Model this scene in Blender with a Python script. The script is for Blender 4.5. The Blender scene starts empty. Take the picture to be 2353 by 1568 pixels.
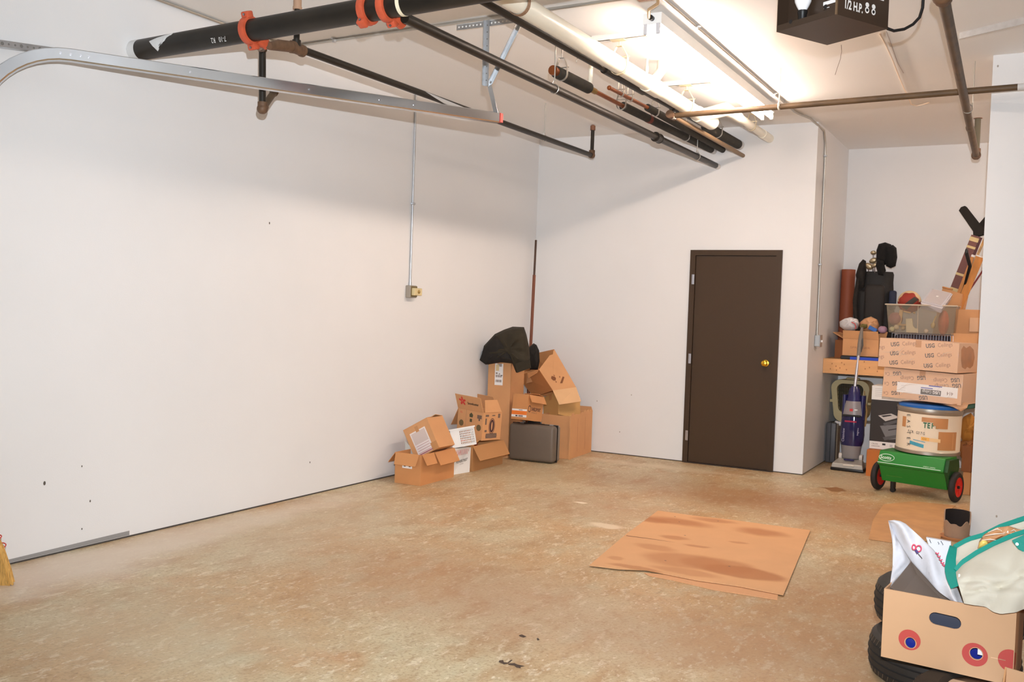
import bpy, bmesh, math, random
from mathutils import Vector as V, Matrix
random.seed(7)
S = bpy.context.scene
COL = S.collection
PI = math.pi

# ---------------------------------------------------------------- camera, light, exposure
CAM = V((4.973, 0.0, 1.5363))
RT, UP, FW = V((0.872907, 0.486676, 0.034338)), V((-0.04746, 0.014656, 0.998766)), V((-0.485572, 0.873459, -0.035891))
FPX = 2186.85
cd = bpy.data.cameras.new('camera'); cam = bpy.data.objects.new('camera', cd); COL.objects.link(cam)
cd.sensor_width = 36; cd.sensor_fit = 'HORIZONTAL'; cd.lens = FPX / 2353 * 36; cd.clip_start = .05
m3 = Matrix((RT, UP, -FW)).transposed()
q = m3.to_quaternion(); q.normalize()
cam.matrix_world = Matrix.Translation(CAM) @ q.to_matrix().to_4x4()
S.camera = cam
S.view_settings.view_transform = 'Standard'; S.view_settings.look = 'None'
S.view_settings.gamma = 1; S.view_settings.use_curve_mapping = False
S.view_settings.exposure = 0.0
LAMP_RGB, LAMP_E = (1.0, .80, .67), 62.0         # the ceiling tubes
FILL_LAMP_E = 30.0                                    # added, unseen strip light that brightens the alcove
FLASH_RGB, FLASH_W = (.865, .93, 1.0), 1340.0    # the camera's flash, a hand above the lens
W = bpy.data.worlds.new('world'); S.world = W; W.use_nodes = True
W.node_tree.nodes['Background'].inputs[0].default_value = (.8, .85, 1, 1)
W.node_tree.nodes['Background'].inputs[1].default_value = .02
ld = bpy.data.lights.new('camera_flash', 'SPOT'); lo = bpy.data.objects.new('camera_flash', ld); COL.objects.link(lo)
lo.location = CAM + UP * .26 + RT * .045
lo.rotation_euler = (-FW - UP * .06).to_track_quat('Z', 'Y').to_euler(); ld.spot_size = math.radians(100); ld.spot_blend = 1.0
ld.energy = FLASH_W; ld.color = FLASH_RGB; ld.shadow_soft_size = .015

# ---------------------------------------------------------------- helpers
def P(px, py, X=None, Y=None, Z=None):            # where the sight line through a photo point meets a plane of the room
    d = FW + RT * ((px - 1176.5) / FPX) - UP * ((py - 784) / FPX)
    if X is not None: t = (X - CAM.x) / d.x
    elif Y is not None: t = (Y - CAM.y) / d.y
    else: t = (Z - CAM.z) / d.z
    return CAM + d * t

def lin(c):
    c = c / 255
    return c / 12.92 if c <= .04045 else ((c + .055) / 1.055) ** 2.4
def rgb(r, g, b): return (lin(r), lin(g), lin(b), 1)

MATS = {}
def mat(name, col, rough=.6, metal=0, var=0, vscale=8, bump=0, bscale=60, alpha=1, spec=.5, trans=0, stretch=None, emit=0, coat=0):
    if name in MATS: return MATS[name]
    m = bpy.data.materials.new(name); m.use_nodes = True; MATS[name] = m
    nt = m.node_tree; b = nt.nodes['Principled BSDF']
    c = rgb(*col)
    b.inputs['Base Color'].default_value = c
    b.inputs['Roughness'].default_value = rough; b.inputs['Metallic'].default_value = metal
    b.inputs['Alpha'].default_value = alpha; b.inputs['Specular IOR Level'].default_value = spec
    b.inputs['Transmission Weight'].default_value = trans; b.inputs['Coat Weight'].default_value = coat
    if emit:
        b.inputs['Emission Color'].default_value = c; b.inputs['Emission Strength'].default_value = emit
    if var or bump:
        tc = nt.nodes.new('ShaderNodeTexCoord'); mp = nt.nodes.new('ShaderNodeMapping')
        nt.links.new(tc.outputs['Object'], mp.inputs[0])
        if stretch: mp.inputs['Scale'].default_value = stretch
    if var:
        n = nt.nodes.new('ShaderNodeTexNoise'); n.inputs['Scale'].default_value = vscale; n.inputs['Detail'].default_value = 5
        nt.links.new(mp.outputs[0], n.inputs[0])
        r = nt.nodes.new('ShaderNodeValToRGB'); nt.links.new(n.outputs[0], r.inputs[0])
        r.color_ramp.elements[0].position = .3; r.color_ramp.elements[1].position = .7
        r.color_ramp.elements[0].color = tuple(v * (1 - var) for v in c[:3]) + (1,)
        r.color_ramp.elements[1].color = tuple(min(1, v * (1 + var)) for v in c[:3]) + (1,)
        nt.links.new(r.outputs[0], b.inputs['Base Color'])
    if bump:
        n2 = nt.nodes.new('ShaderNodeTexNoise'); n2.inputs['Scale'].default_value = bscale; n2.inputs['Detail'].default_value = 4
        nt.links.new(mp.outputs[0], n2.inputs[0])
        bp = nt.nodes.new('ShaderNodeBump'); bp.inputs['Strength'].default_value = bump; bp.inputs['Distance'].default_value = .01
        nt.links.new(n2.outputs[0], bp.inputs['Height']); nt.links.new(bp.outputs[0], b.inputs['Normal'])
    return m

def add_blobs(m, blobs, noise_scale=3.0, noise_amt=.15):
    """stains with a shape of their own: blobs of (x, y, rx, ry, rgb, strength, softness) in the object's own x and y"""
    nt = m.node_tree; b = nt.nodes['Principled BSDF']
    tc = nt.nodes.new('ShaderNodeTexCoord')
    n = nt.nodes.new('ShaderNodeTexNoise'); n.inputs['Scale'].default_value = noise_scale; n.inputs['Detail'].default_value = 6
    nt.links.new(tc.outputs['Object'], n.inputs[0])
    sub = nt.nodes.new('ShaderNodeVectorMath'); sub.operation = 'MULTIPLY_ADD'
    nt.links.new(n.outputs['Color'], sub.inputs[0]); sub.inputs[1].default_value = (2 * noise_amt, 2 * noise_amt, 0); sub.inputs[2].default_value = (-noise_amt, -noise_amt, 0)
    ad = nt.nodes.new('ShaderNodeVectorMath'); nt.links.new(tc.outputs['Object'], ad.inputs[0]); nt.links.new(sub.outputs[0], ad.inputs[1])
    lk = b.inputs['Base Color'].links
    src = lk[0].from_socket if lk else None
    for (x, y, rx, ry, c, k, soft) in blobs:
        s1 = nt.nodes.new('ShaderNodeVectorMath'); s1.operation = 'SUBTRACT'; nt.links.new(ad.outputs[0], s1.inputs[0]); s1.inputs[1].default_value = (x, y, 0)
        s2 = nt.nodes.new('ShaderNodeVectorMath'); s2.operation = 'MULTIPLY'; nt.links.new(s1.outputs[0], s2.inputs[0]); s2.inputs[1].default_value = (1 / rx, 1 / ry, 0)
        ln = nt.nodes.new('ShaderNodeVectorMath'); ln.operation = 'LENGTH'; nt.links.new(s2.outputs[0], ln.inputs[0])
        mr = nt.nodes.new('ShaderNodeMapRange'); mr.interpolation_type = 'SMOOTHSTEP'
        nt.links.new(ln.outputs['Value'], mr.inputs[0])
        mr.inputs[1].default_value = 1 + soft; mr.inputs[2].default_value = max(0, 1 - soft); mr.inputs[3].default_value = 0; mr.inputs[4].default_value = k
        mx = nt.nodes.new('ShaderNodeMix'); mx.data_type = 'RGBA'
        nt.links.new(mr.outputs[0], mx.inputs['Factor'])
        if src: nt.links.new(src, mx.inputs['A'])
        else: mx.inputs['A'].default_value = b.inputs['Base Color'].default_value
        mx.inputs['B'].default_value = rgb(*c)
        src = mx.outputs['Result']
    nt.links.new(src, b.inputs['Base Color'])

class MB:
    def __init__(s): s.v = []; s.f = []
    def add(s, vs, fs):
        o = len(s.v); s.v += [V(x) for x in vs]; s.f += [tuple(i + o for i in f) for f in fs]; return s
    def box(s, a, b, M=None):
        x0, y0, z0 = a; x1, y1, z1 = b
        vs = [V(p) for p in ((x0,y0,z0),(x1,y0,z0),(x1,y1,z0),(x0,y1,z0),(x0,y0,z1),(x1,y0,z1),(x1,y1,z1),(x0,y1,z1))]
        if M is not None: vs = [M @ p for p in vs]
        return s.add(vs, [(3,2,1,0),(4,5,6,7),(0,1,5,4),(1,2,6,5),(2,3,7,6),(3,0,4,7)])
    def hexa(s, p): return s.add(p, [(3,2,1,0),(4,5,6,7),(0,1,5,4),(1,2,6,5),(2,3,7,6),(3,0,4,7)])
    def rbox(s, a, b, r, seg=3, M=None, vert_only=False):
        bm = bmesh.new(); bmesh.ops.create_cube(bm, size=1)
        for v in bm.verts: v.co = V([a[i] + (v.co[i] + .5) * (b[i] - a[i]) for i in range(3)])
        ed = [e for e in bm.edges if (not vert_only or abs(e.verts[0].co.z - e.verts[1].co.z) > 1e-6)]
        bmesh.ops.bevel(bm, geom=ed, offset=r, segments=seg, affect='EDGES', profile=.5)
        bm.verts.ensure_lookup_table()
        vs = [(M @ v.co if M is not None else v.co.copy()) for v in bm.verts]
        fs = [tuple(v.index for v in f.verts) for f in bm.faces]
        bm.free(); return s.add(vs, fs)
    def prism(s, poly, ext):                        # closed polygon of 3D points pushed along ext
        n = len(poly); ext = V(ext)
        vs = [V(p) for p in poly] + [V(p) + ext for p in poly]
        fs = [tuple(range(n - 1, -1, -1)), tuple(range(n, 2 * n))] + [(i, (i + 1) % n, n + (i + 1) % n, n + i) for i in range(n)]
        return s.add(vs, fs)
    def rings(s, rs, caps=True, closed=True):
        n = len(rs[0]); vs = [p for r in rs for p in r]; fs = []
        for k in range(len(rs) - 1):
            for i in range(n if closed else n - 1):
                j = (i + 1) % n; fs.append((k*n+i, k*n+j, (k+1)*n+j, (k+1)*n+i))
        if caps: fs += [tuple(range(n - 1, -1, -1)), tuple(range((len(rs)-1)*n, len(rs)*n))]
        return s.add(vs, fs)
    def tube(s, pts, r, n=12, caps=True):
        pts = [V(p) for p in pts]; rs = []
        rr = r if isinstance(r, (list, tuple)) else [r] * len(pts)
        prev = None
        for i, p in enumerate(pts):
            t = (pts[min(i+1, len(pts)-1)] - pts[max(i-1, 0)]).normalized()
            if prev is None:
                a = V((0,0,1)) if abs(t.z) < .9 else V((1,0,0))
                u = t.cross(a).normalized()
            else: u = (prev - t * prev.dot(t)).normalized()
            prev = u; w = t.cross(u)
            rs.append([p + (u * math.cos(2*PI*k/n) + w * math.sin(2*PI*k/n)) * rr[i] for k in range(n)])
        return s.rings(rs, caps)
    def cyl(s, a, b, r, r2=None, n=16, caps=True): return s.tube([a, b], [r, r if r2 is None else r2], n, caps)
    def lathe(s, prof, c=(0,0,0), axis=(0,0,1), n=24, caps=True, sx=1, sy=1):
        c = V(c); a = V(axis).normalized(); h = V((1,0,0)) if abs(a.x) < .8 else V((0,1,0))
        u = (h - a * h.dot(a)).normalized(); w = a.cross(u)
        return s.rings([[c + a*z + (u*math.cos(2*PI*k/n)*sx + w*math.sin(2*PI*k/n)*sy)*r for k in range(n)] for r, z in prof], caps)
    def sphere(s, c, r, n=14, sc=(1,1,1)):
        c = V(c); rs = []
        for i in range(1, n // 2):
            t = PI * i / (n // 2)
            rs.append([c + V((r*sc[0]*math.sin(t)*math.cos(2*PI*k/n), r*sc[1]*math.sin(t)*math.sin(2*PI*k/n), -r*sc[2]*math.cos(t))) for k in range(n)])
        return s.rings(rs)
    def torus(s, c, R, r, axis=(0,0,1), n=24, m=8, a0=0, a1=2*PI):
        c = V(c); a = V(axis).normalized(); h = V((1,0,0)) if abs(a.x) < .8 else V((0,1,0))
        u = (h - a*h.dot(a)).normalized(); w = a.cross(u)
        full = abs(a1 - a0 - 2*PI) < 1e-6
        pts = [c + (u*math.cos(a0+(a1-a0)*k/n) + w*math.sin(a0+(a1-a0)*k/n))*R for k in range(n + 1)]
        return s.tube(pts, r, m, not full)
    def panel(s, pts, t):                           # flat plate with thickness t behind its face
        pts = [V(p) for p in pts]; nrm = (pts[1]-pts[0]).cross(pts[-1]-pts[0]).normalized()
        return s.prism(pts, nrm * -t)
    def xf(s, M): s.v = [M @ p for p in s.v]; return s
    def build(s, name, m, parent=None, label=None, smooth=False, ang=.7, bevel=0):
        me = bpy.data.meshes.new(name); me.from_pydata([tuple(p) for p in s.v], [], s.f); me.validate(); me.update()
        bm = bmesh.new(); bm.from_mesh(me); bmesh.ops.recalc_face_normals(bm, faces=bm.faces)
        if bevel: bmesh.ops.bevel(bm, geom=bm.edges[:], offset=bevel, segments=2, affect='EDGES', profile=.5)
        bm.to_mesh(me); bm.free()
        if smooth:
            for p in me.polygons: p.use_smooth = True
            me.set_sharp_from_angle(angle=ang)
        me.materials.append(m)
        o = bpy.data.objects.new(name, me); COL.objects.link(o)
        if parent is not None: o.parent = parent
        if label: o['label'] = label
        return o

def tag(o, label, cat, group=None):
    o['label'] = label; o['category'] = cat
    if group: o['group'] = group
    return o
def thing(name, label, cat, M=None, group=None):
    o = bpy.data.objects.new(name, None); COL.objects.link(o); o.empty_display_size = .05
    if M is not None: o.matrix_world = M if isinstance(M, Matrix) else Matrix.Translation(V(M))
    return tag(o, label, cat, group)
def struct(name, mb, m, parent=None, **k):
    o = mb.build(name, m, parent, **k)
    if parent is None: o['kind'] = 'structure'
    return o
def pose(o, rz=0, ry=0, rx=0):
    R = math.radians
    return Matrix.Translation(V(o)) @ Matrix.Rotation(R(rz), 4, 'Z') @ Matrix.Rotation(R(ry), 4, 'Y') @ Matrix.Rotation(R(rx), 4, 'X')
def copy_tree(o, parent=None):
    c = o.copy(); COL.objects.link(c)
    if parent is not None: c.parent = parent
    for ch in list(o.children): copy_tree(ch, c)
    return c

def text(s, size, o, u, v, m, parent, name='printed_text', bold=0, sx=1, align='LEFT', shear=0, lift=.0008):
    """flat lettering on a face: o = start of the baseline, u = reading direction, v = up"""
    cu = bpy.data.curves.new('t', 'FONT'); cu.body = s; cu.size = 1; cu.offset = bold; cu.align_x = align; cu.shear = shear; cu.resolution_u = 2
    ob = bpy.data.objects.new('t', cu); COL.objects.link(ob)
    me = bpy.data.meshes.new_from_object(ob.evaluated_get(bpy.context.evaluated_depsgraph_get()))
    bpy.data.objects.remove(ob); bpy.data.curves.remove(cu)
    o, u, v = V(o), V(u).normalized(), V(v).normalized(); n = u.cross(v)
    for p in me.vertices: p.co = o + u*(p.co.x*size*sx) + v*(p.co.y*size) + n*lift
    me.name = name; me.materials.clear(); me.materials.append(m)
    x = bpy.data.objects.new(name, me); COL.objects.link(x); x.parent = parent
    return x
def flat(pts2, o, u, v, m, parent, name, lift=.0006):
    """flat print or sticker: polygon in face coordinates"""
    o, u, v = V(o), V(u).normalized(), V(v).normalized(); n = u.cross(v)
    mb = MB(); mb.add([o + u*a + v*b + n*lift for a, b in pts2], [tuple(range(len(pts2)))])
    return mb.build(name, m, parent)
def rect(a, b, c, d): return [(a,b),(c,b),(c,d),(a,d)]
def ell(cx, cy, rx, ry, n=20, rot=0): return [(cx + rx*math.cos(2*PI*k/n)*math.cos(rot) - ry*math.sin(2*PI*k/n)*math.sin(rot), cy + rx*math.cos(2*PI*k/n)*math.sin(rot) + ry*math.sin(2*PI*k/n)*math.cos(rot)) for k in range(n)]
def ringmesh(mb, cx, cy, rx, ry, w, o, u, v, lift=.0009, n=28):
    o, u, v = V(o), V(u).normalized(), V(v).normalized(); nn = u.cross(v)
    a = [o + u*x + v*y + nn*lift for x, y in ell(cx, cy, rx, ry, n)]; b = [o + u*x + v*y + nn*lift for x, y in ell(cx, cy, rx-w, ry-w, n)]
    mb.add(a + b, [(i, (i+1) % n, n + (i+1) % n, n + i) for i in range(n)])

def inflate(outline, nrm, hf, hb, seed=0, fold=.15, lev=6):
    """a soft solid: a star-shaped outline of 3D points swelling hf to the front and hb to the back"""
    rnd = random.Random(seed); nrm = V(nrm).normalized(); out = [V(p) for p in outline]
    dense = []
    for i, p in enumerate(out):
        q2 = out[(i+1) % len(out)]
        for k in range(3): dense.append(p.lerp(q2, k/3))
    n = len(dense); c = sum(dense, V()) / n; ph = [rnd.uniform(0, 6) for _ in range(4)]
    mb = MB(); front = []; back = []
    for l in range(lev + 1):
        s = 1 - l / lev
        b = math.sqrt(max(0, 1 - s*s)) if l else 0
        rf, rb = [], []
        for i, p in enumerate(dense):
            a = 2*PI*i/n
            w = 1 + fold*(math.sin(3*a+ph[0]) + .7*math.sin(7*a+ph[1]+4*s) + .5*math.sin(11*a+ph[2]-6*s))*(1 if 0 < l < lev else 0)*min(1, 2.2*s)
            base = c.lerp(p, s)
            rf.append(base + nrm*hf*b*w); rb.append(base - nrm*hb*b)
        front.append(rf); back.append(rb)
    mb.rings(list(reversed(front[:-1])) + back[1:-1], caps=True)
    return mb

def sheet(rowsA, rowsB, n=8, bulge=0, wav=0, nrm=(0,-1,0), t=.002, seed=0):
    """a thin draped sheet between two edge lines"""
    rnd = random.Random(seed); nrm = V(nrm).normalized(); k = len(rowsA); ph = rnd.uniform(0, 6); top = []; bot = []
    for i in range(k):
        for j in range(n + 1):
            s = j / n; p = V(rowsA[i]).lerp(V(rowsB[i]), s)
            d = bulge*math.sin(PI*s) + wav*math.sin(5*s + i*.9 + ph) * math.sin(PI*s)
            top.append(p + nrm*d); bot.append(p + nrm*(d - t))
    mb = MB(); m = n + 1; fs = []; N = k*m
    for i in range(k - 1):
        for j in range(n):
            a = i*m+j; fs += [(a, a+1, a+m+1, a+m), (N+a+m, N+a+m+1, N+a+1, N+a)]
    for i in range(k - 1):
        for j in (0, n):
            a = i*m+j; fs.append((a, a+m, N+a+m, N+a))
    for j in range(n):
        for i in (0, k-1):
            a = i*m+j; fs.append((a, a+1, N+a+1, N+a))
    return mb.add(top + bot, fs)
def subdiv_line(pts, k):
    pts = [V(p) for p in pts]; L = [0]
    for a, b in zip(pts, pts[1:]): L.append(L[-1] + (b-a).length)
    out = []
    for i in range(k):
        d = L[-1]*i/(k-1); j = max(x for x in range(len(L)) if L[x] <= d + 1e-9); j = min(j, len(pts)-2)
        out.append(pts[j].lerp(pts[j+1], (d-L[j])/max(1e-9, L[j+1]-L[j])))
    return out

FACES = {'front': lambda W,D,H: ((0,0,0),(1,0,0),(0,0,1)), 'right': lambda W,D,H: ((W,0,0),(0,1,0),(0,0,1)),
         'left': lambda W,D,H: ((0,D,0),(0,-1,0),(0,0,1)), 'top': lambda W,D,H: ((0,0,H),(1,0,0),(0,1,0))}
class Face:
    def __init__(s, root, d, face): s.root = root; s.o, s.u, s.v = [V(x) for x in FACES[face](*d)]
    def rect(s, a, b, c, d, m, name='label_sticker', lift=.0006): return flat(rect(a,b,c,d), s.o, s.u, s.v, m, s.root, name, lift)
    def poly(s, pts, m, name='printed_mark', lift=.0006): return flat(pts, s.o, s.u, s.v, m, s.root, name, lift)
    def text(s, st, size, a, b, m, rot=0, name='printed_text', lift=.0009, **k):
        r = math.radians(rot); u = s.u*math.cos(r) + s.v*math.sin(r); v = s.v*math.cos(r) - s.u*math.sin(r)
        return text(st, size, s.o + s.u*a + s.v*b, u, v, m, s.root, name, lift=lift, **k)
    def ring(s, cx, cy, rx, ry, w, m, name='printed_ring'):
        mb = MB(); ringmesh(mb, cx, cy, rx, ry, w, s.o, s.u, s.v); return mb.build(name, m, s.root)

def flap(edge, d, L, ang, a0=0, a1=1, cut=0, t=.004):
    """a carton flap: 0 stands up, 90 lies out flat, 170 hangs down outside"""
    W, D, H = d; r = math.radians(ang)
    e = {'front': (V((0,0,H)), V((W,0,0)), V((0,-1,0))), 'back': (V((W,D,H)), V((-W,0,0)), V((0,1,0))),
         'left': (V((0,D,H)), V((0,-D,0)), V((-1,0,0))), 'right': (V((W,0,H)), V((0,D,0)), V((1,0,0)))}[edge]
    up = V((0,0,1))*math.cos(r) + e[2]*math.sin(r); out = e[2]*math.cos(r) - V((0,0,1))*math.sin(r)
    A = e[0] + e[1]*a0 + e[2]*.002; B = e[0] + e[1]*a1 + e[2]*.002; c = e[1].normalized()*cut
    return MB().prism([A, B, B + up*L - c, A + up*L + c], out*t)
def carton(name, label, M, d, m, open_top=True, flaps=(), inner=None, group=None, t=.004, cat='cardboard box', axes=None):
    root = thing(name, label, cat, M, group); W, D, H = d
    b = MB()
    if open_top:
        b.box((0,0,0),(W,D,t)).box((0,0,t),(W,t,H)).box((0,D-t,t),(W,D,H)).box((0,t,t),(t,D-t,H)).box((W-t,t,t),(W,D-t,H))
    else: b.box((0,0,0),(W,D,H))
    b.build('box_body', m, root)
    for f in flaps: flap(f[0], d, *f[1:]).build('flap', m, root)
    if not open_top:
        MB().box((W*.5-.025,-.0006,H-.06),(W*.5+.025,D+.0006,H+.0007)).build('packing_tape', MATS['tape'], root)
    return root, d
# ---------------------------------------------------------------- materials
paint = mat('white_wall_paint', (232,231,230), .55, var=.015, vscale=1.2, bump=.06, bscale=140)
paintc = mat('white_ceiling_paint', (246,244,241), .8, var=.01, vscale=1, bump=.08, bscale=110)
gap = mat('dark_joint', (92,84,76), .9)
conc = mat('stained_concrete', (205,186,156), .5, bump=.1, bscale=30)
brown = mat('dark_brown_door_paint', (64,47,31), .42, spec=.4)
brass = mat('polished_brass', (235,185,60), .22, 1)
steel = mat('bright_steel', (200,200,205), .3, 1)
galv = mat('galvanised_steel', (200,203,206), .38, .9, var=.08, vscale=20)
emt = mat('dull_conduit', (190,186,178), .4, .8)
blackpipe = mat('black_iron_pipe', (40,34,27), .42, .25, var=.35, vscale=3, stretch=(1,1,1))
brownpipe = mat('dusty_brown_pipe', (92,72,50), .55, .1, var=.25, vscale=9)
insul = mat('dark_foam_insulation', (52,48,40), .85, var=.2, vscale=20)
copper = mat('copper_pipe', (150,84,44), .4, .6, var=.2, vscale=14)
pvc = mat('white_pvc', (238,232,214), .3)
orange = mat('orange_red_casting', (198,86,54), .5, var=.12, vscale=30)
fitting = mat('brown_iron_fitting', (110,82,60), .6, .2, var=.2, vscale=30)
over = mat('white_overspray', (215,214,212), .8)
kraft = mat('kraft_cardboard', (212,156,106), .75, var=.05, vscale=5)
kraft2 = mat('brown_cardboard', (206,144,90), .75, var=.05, vscale=5)
kraftL = mat('pale_cardboard_inside', (226,180,132), .78, var=.03, vscale=6)
kraftD = mat('dark_cardboard', (150,90,48), .8, var=.05, vscale=6)
white = mat('white_board', (240,238,234), .5)
paper = mat('white_paper', (244,240,236), .6)
ink = mat('black_ink', (30,26,24), .6)
inkg = mat('faded_grey_ink', (120,96,82), .7)
redink = mat('red_ink', (214,62,48), .6)
orangeink = mat('orange_ink', (245,130,50), .6)
tape = mat('tape', (196,140,88), .3)
blackcloth = mat('black_cloth', (30,24,18), .85, bump=.3, bscale=40)
blackpl = mat('black_plastic', (24,22,22), .4)
rubber = mat('black_rubber', (38,33,29), .65, var=.2, vscale=12)
dkgrey = mat('dark_grey_plastic', (88,80,74), .45)
clear = mat('clear_plastic', (226,224,216), .15, alpha=.35)
film = mat('stretch_film', (255,248,240), .12, alpha=.14)

# ---------------------------------------------------------------- the setting
D, HC, XC, DA, XR, YR = 9.4153, 3.4067, 3.0107, 11.0593, 4.5857, 7.4686
XE = 8.0
def fy(x): return 2.55 - .66 * x                      # the wall of the garage door runs askew behind the camera
fl = MB().add([(0,fy(0),0),(XE,fy(XE),0),(XE,DA,0),(0,DA,0)], [(0,1,2,3)]); fl.add([(0,fy(0),-.1),(XE,fy(XE),-.1),(XE,DA,-.1),(0,DA,-.1)], [(3,2,1,0)])
floor = struct('floor', fl, conc)
struct('ceiling', MB().add([(0,fy(0),HC),(XE,fy(XE),HC),(XE,DA,HC),(0,DA,HC)], [(3,2,1,0)]).add([(0,fy(0),HC+.1),(XE,fy(XE),HC+.1),(XE,DA,HC+.1),(0,DA,HC+.1)], [(0,1,2,3)]), paintc)
wl = struct('wall_left', MB().box((-.12, fy(0), .010), (0, D, HC)), paint)
MB().box((-.12, fy(0), 0), (-.006, D, .010)).build('floor_joint', gap, wl)
e = P(20,1296,X=0).y; e2 = P(297,1232,X=0).y
MB().hexa([(-.01,e-.6,.012),(.0012,e-.6,.012),(.0012,e2,.012),(-.01,e2,.012),(-.01,e-.6,.03),(.0012,e-.6,.022),(.0012,e2,.04),(-.01,e2,.04)]).build('bare_wall_strip', mat('bare_grey_strip', (150,148,146), .9), wl)
for px, py, r in ((102,1111,.008),(188,1072,.004),(188,1216,.004),(619,513,.006),(712,1063,.005),(207,1152,.005)):
    c = P(px, py, X=0); flat(ell(0,0,r,r*1.6,8), (.0005,c.y,c.z), (0,1,0), (0,0,1), gap, wl, 'scuff')
d1, d2, DT = 1.8006, 2.7296, 2.18
wb = struct('wall_back', MB().box((0,D,.01),(d1,D+.12,HC)).box((d1,D,DT),(d2,D+.12,HC)).box((d2,D,.01),(XC-.12,D+.12,HC)), paint)
MB().box((0,D+.006,0),(XC-.006,D+.12,.01)).build('floor_joint', gap, wb)
for px, py in ((1424,993),(1451,908),(1372,922)):
    c = P(px, py, Y=D); flat(ell(0,0,.005,.008,8), (c.x,D-.0005,c.z), (1,0,0), (0,0,1), mat('wall_scuff',(170,160,150),.8), wb, 'scuff')
wa = struct('wall_alcove_left', MB().box((XC-.12,D,.01),(XC,DA,HC)), paint)
MB().box((XC-.1,D+.12,0),(XC-.006,DA,.01)).build('floor_joint', gap, wa)
struct('wall_alcove_back', MB().box((XC-.12,DA,0),(XE,DA+.12,HC)), paint)
wr = struct('wall_right', MB().box((XR,YR,.01),(XE,YR+.13,HC)), paint)
MB().box((XR+.006,YR+.006,0),(XE,YR+.12,.01)).build('floor_joint', gap, wr)
for px, py in ((2293,152),(2338,1193),(2290,1187)):
    c = P(px, py, Y=YR); flat(ell(0,0,.006,.009,8), (c.x,YR-.0005,c.z), (1,0,0), (0,0,1), MATS['wall_scuff'], wr, 'scuff')
struct('wall_alcove_right', MB().box((XE-.12,YR+.13,0),(XE,DA,HC)), paint)
struct('wall_side', MB().box((XE,fy(XE),0),(XE+.12,YR,HC)), paint)
n = V((.66,1,0)).normalized()
fw = MB().hexa([V((0,fy(0),0))-n*.1, V((XE,fy(XE),0))-n*.1, V((XE,fy(XE),0)), V((0,fy(0),0)), V((0,fy(0),HC))-n*.1, V((XE,fy(XE),HC))-n*.1, V((XE,fy(XE),HC)), V((0,fy(0),HC))])
struct('wall_front', fw, mat('grey_door_panels', (128,128,130), .6))

# floor colours, patch by patch, as they lie on the slab
nt = conc.node_tree; bs = nt.nodes['Principled BSDF']
def noise(scale, detail, st=(1,1,1), rot=0):
    tc = nt.nodes.new('ShaderNodeTexCoord'); mp = nt.nodes.new('ShaderNodeMapping'); mp.inputs['Scale'].default_value = st; mp.inputs['Rotation'].default_value[2] = rot
    nt.links.new(tc.outputs['Object'], mp.inputs[0])
    nn = nt.nodes.new('ShaderNodeTexNoise'); nn.inputs['Scale'].default_value = scale; nn.inputs['Detail'].default_value = detail; nn.inputs['Roughness'].default_value = .62
    nt.links.new(mp.outputs[0], nn.inputs[0]); return nn.outputs[0]
def ramp(s, a, b):
    mr = nt.nodes.new('ShaderNodeMapRange'); nt.links.new(s, mr.inputs[0]); mr.inputs[1].default_value = a; mr.inputs[2].default_value = b; return mr.outputs[0]
def mix(fac, a, b, k=1):
    mx = nt.nodes.new('ShaderNodeMix'); mx.data_type = 'RGBA'
    if k != 1:
        mu = nt.nodes.new('ShaderNodeMath'); mu.operation = 'MULTIPLY'; nt.links.new(fac, mu.inputs[0]); mu.inputs[1].default_value = k; fac = mu.outputs[0]
    nt.links.new(fac, mx.inputs['Factor'])
    for s, nm in ((a,'A'),(b,'B')):
        if isinstance(s, tuple): mx.inputs[nm].default_value = s
        else: nt.links.new(s, mx.inputs[nm])
    return mx.outputs['Result']
c0 = mix(ramp(noise(.9, 6), .42, .60), rgb(204,188,152), rgb(196,160,114))
c0 = mix(ramp(noise(2.6, 8, (1.6,.8,1), .5), .48, .66), c0, rgb(172,130,84), .65)
c0 = mix(ramp(noise(1.7, 7, (1,1.6,1), .9), .54, .70), c0, rgb(194,146,104), .55)
c0 = mix(ramp(noise(3.4, 8, (1.3,.8,1), .2), .52, .68), c0, rgb(198,190,158), .65)
c0 = mix(ramp(noise(9, 10, (1.8,.8,1), .55), .56, .64), c0, rgb(234,222,194), .55)
c0 = mix(ramp(noise(24, 10, (1.8,.7,1), .5), .58, .66), c0, rgb(240,230,206), .65)
c0 = mix(ramp(noise(14, 10, (1.2,.8,1), 1.2), .54, .68), c0, rgb(156,116,74), .45)
c0 = mix(ramp(noise(60, 8), .50, .62), c0, rgb(146,110,72), .45)
c0 = mix(ramp(noise(30, 6), .66, .72), c0, rgb(116,86,56), .45)
nt.links.new(c0, bs.inputs['Base Color'])
def fb(px, py, rx, ry, c, k, soft=.7):
    p = P(px, py, Z=0); return (p.x, p.y, rx, ry, c, k, soft)
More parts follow.
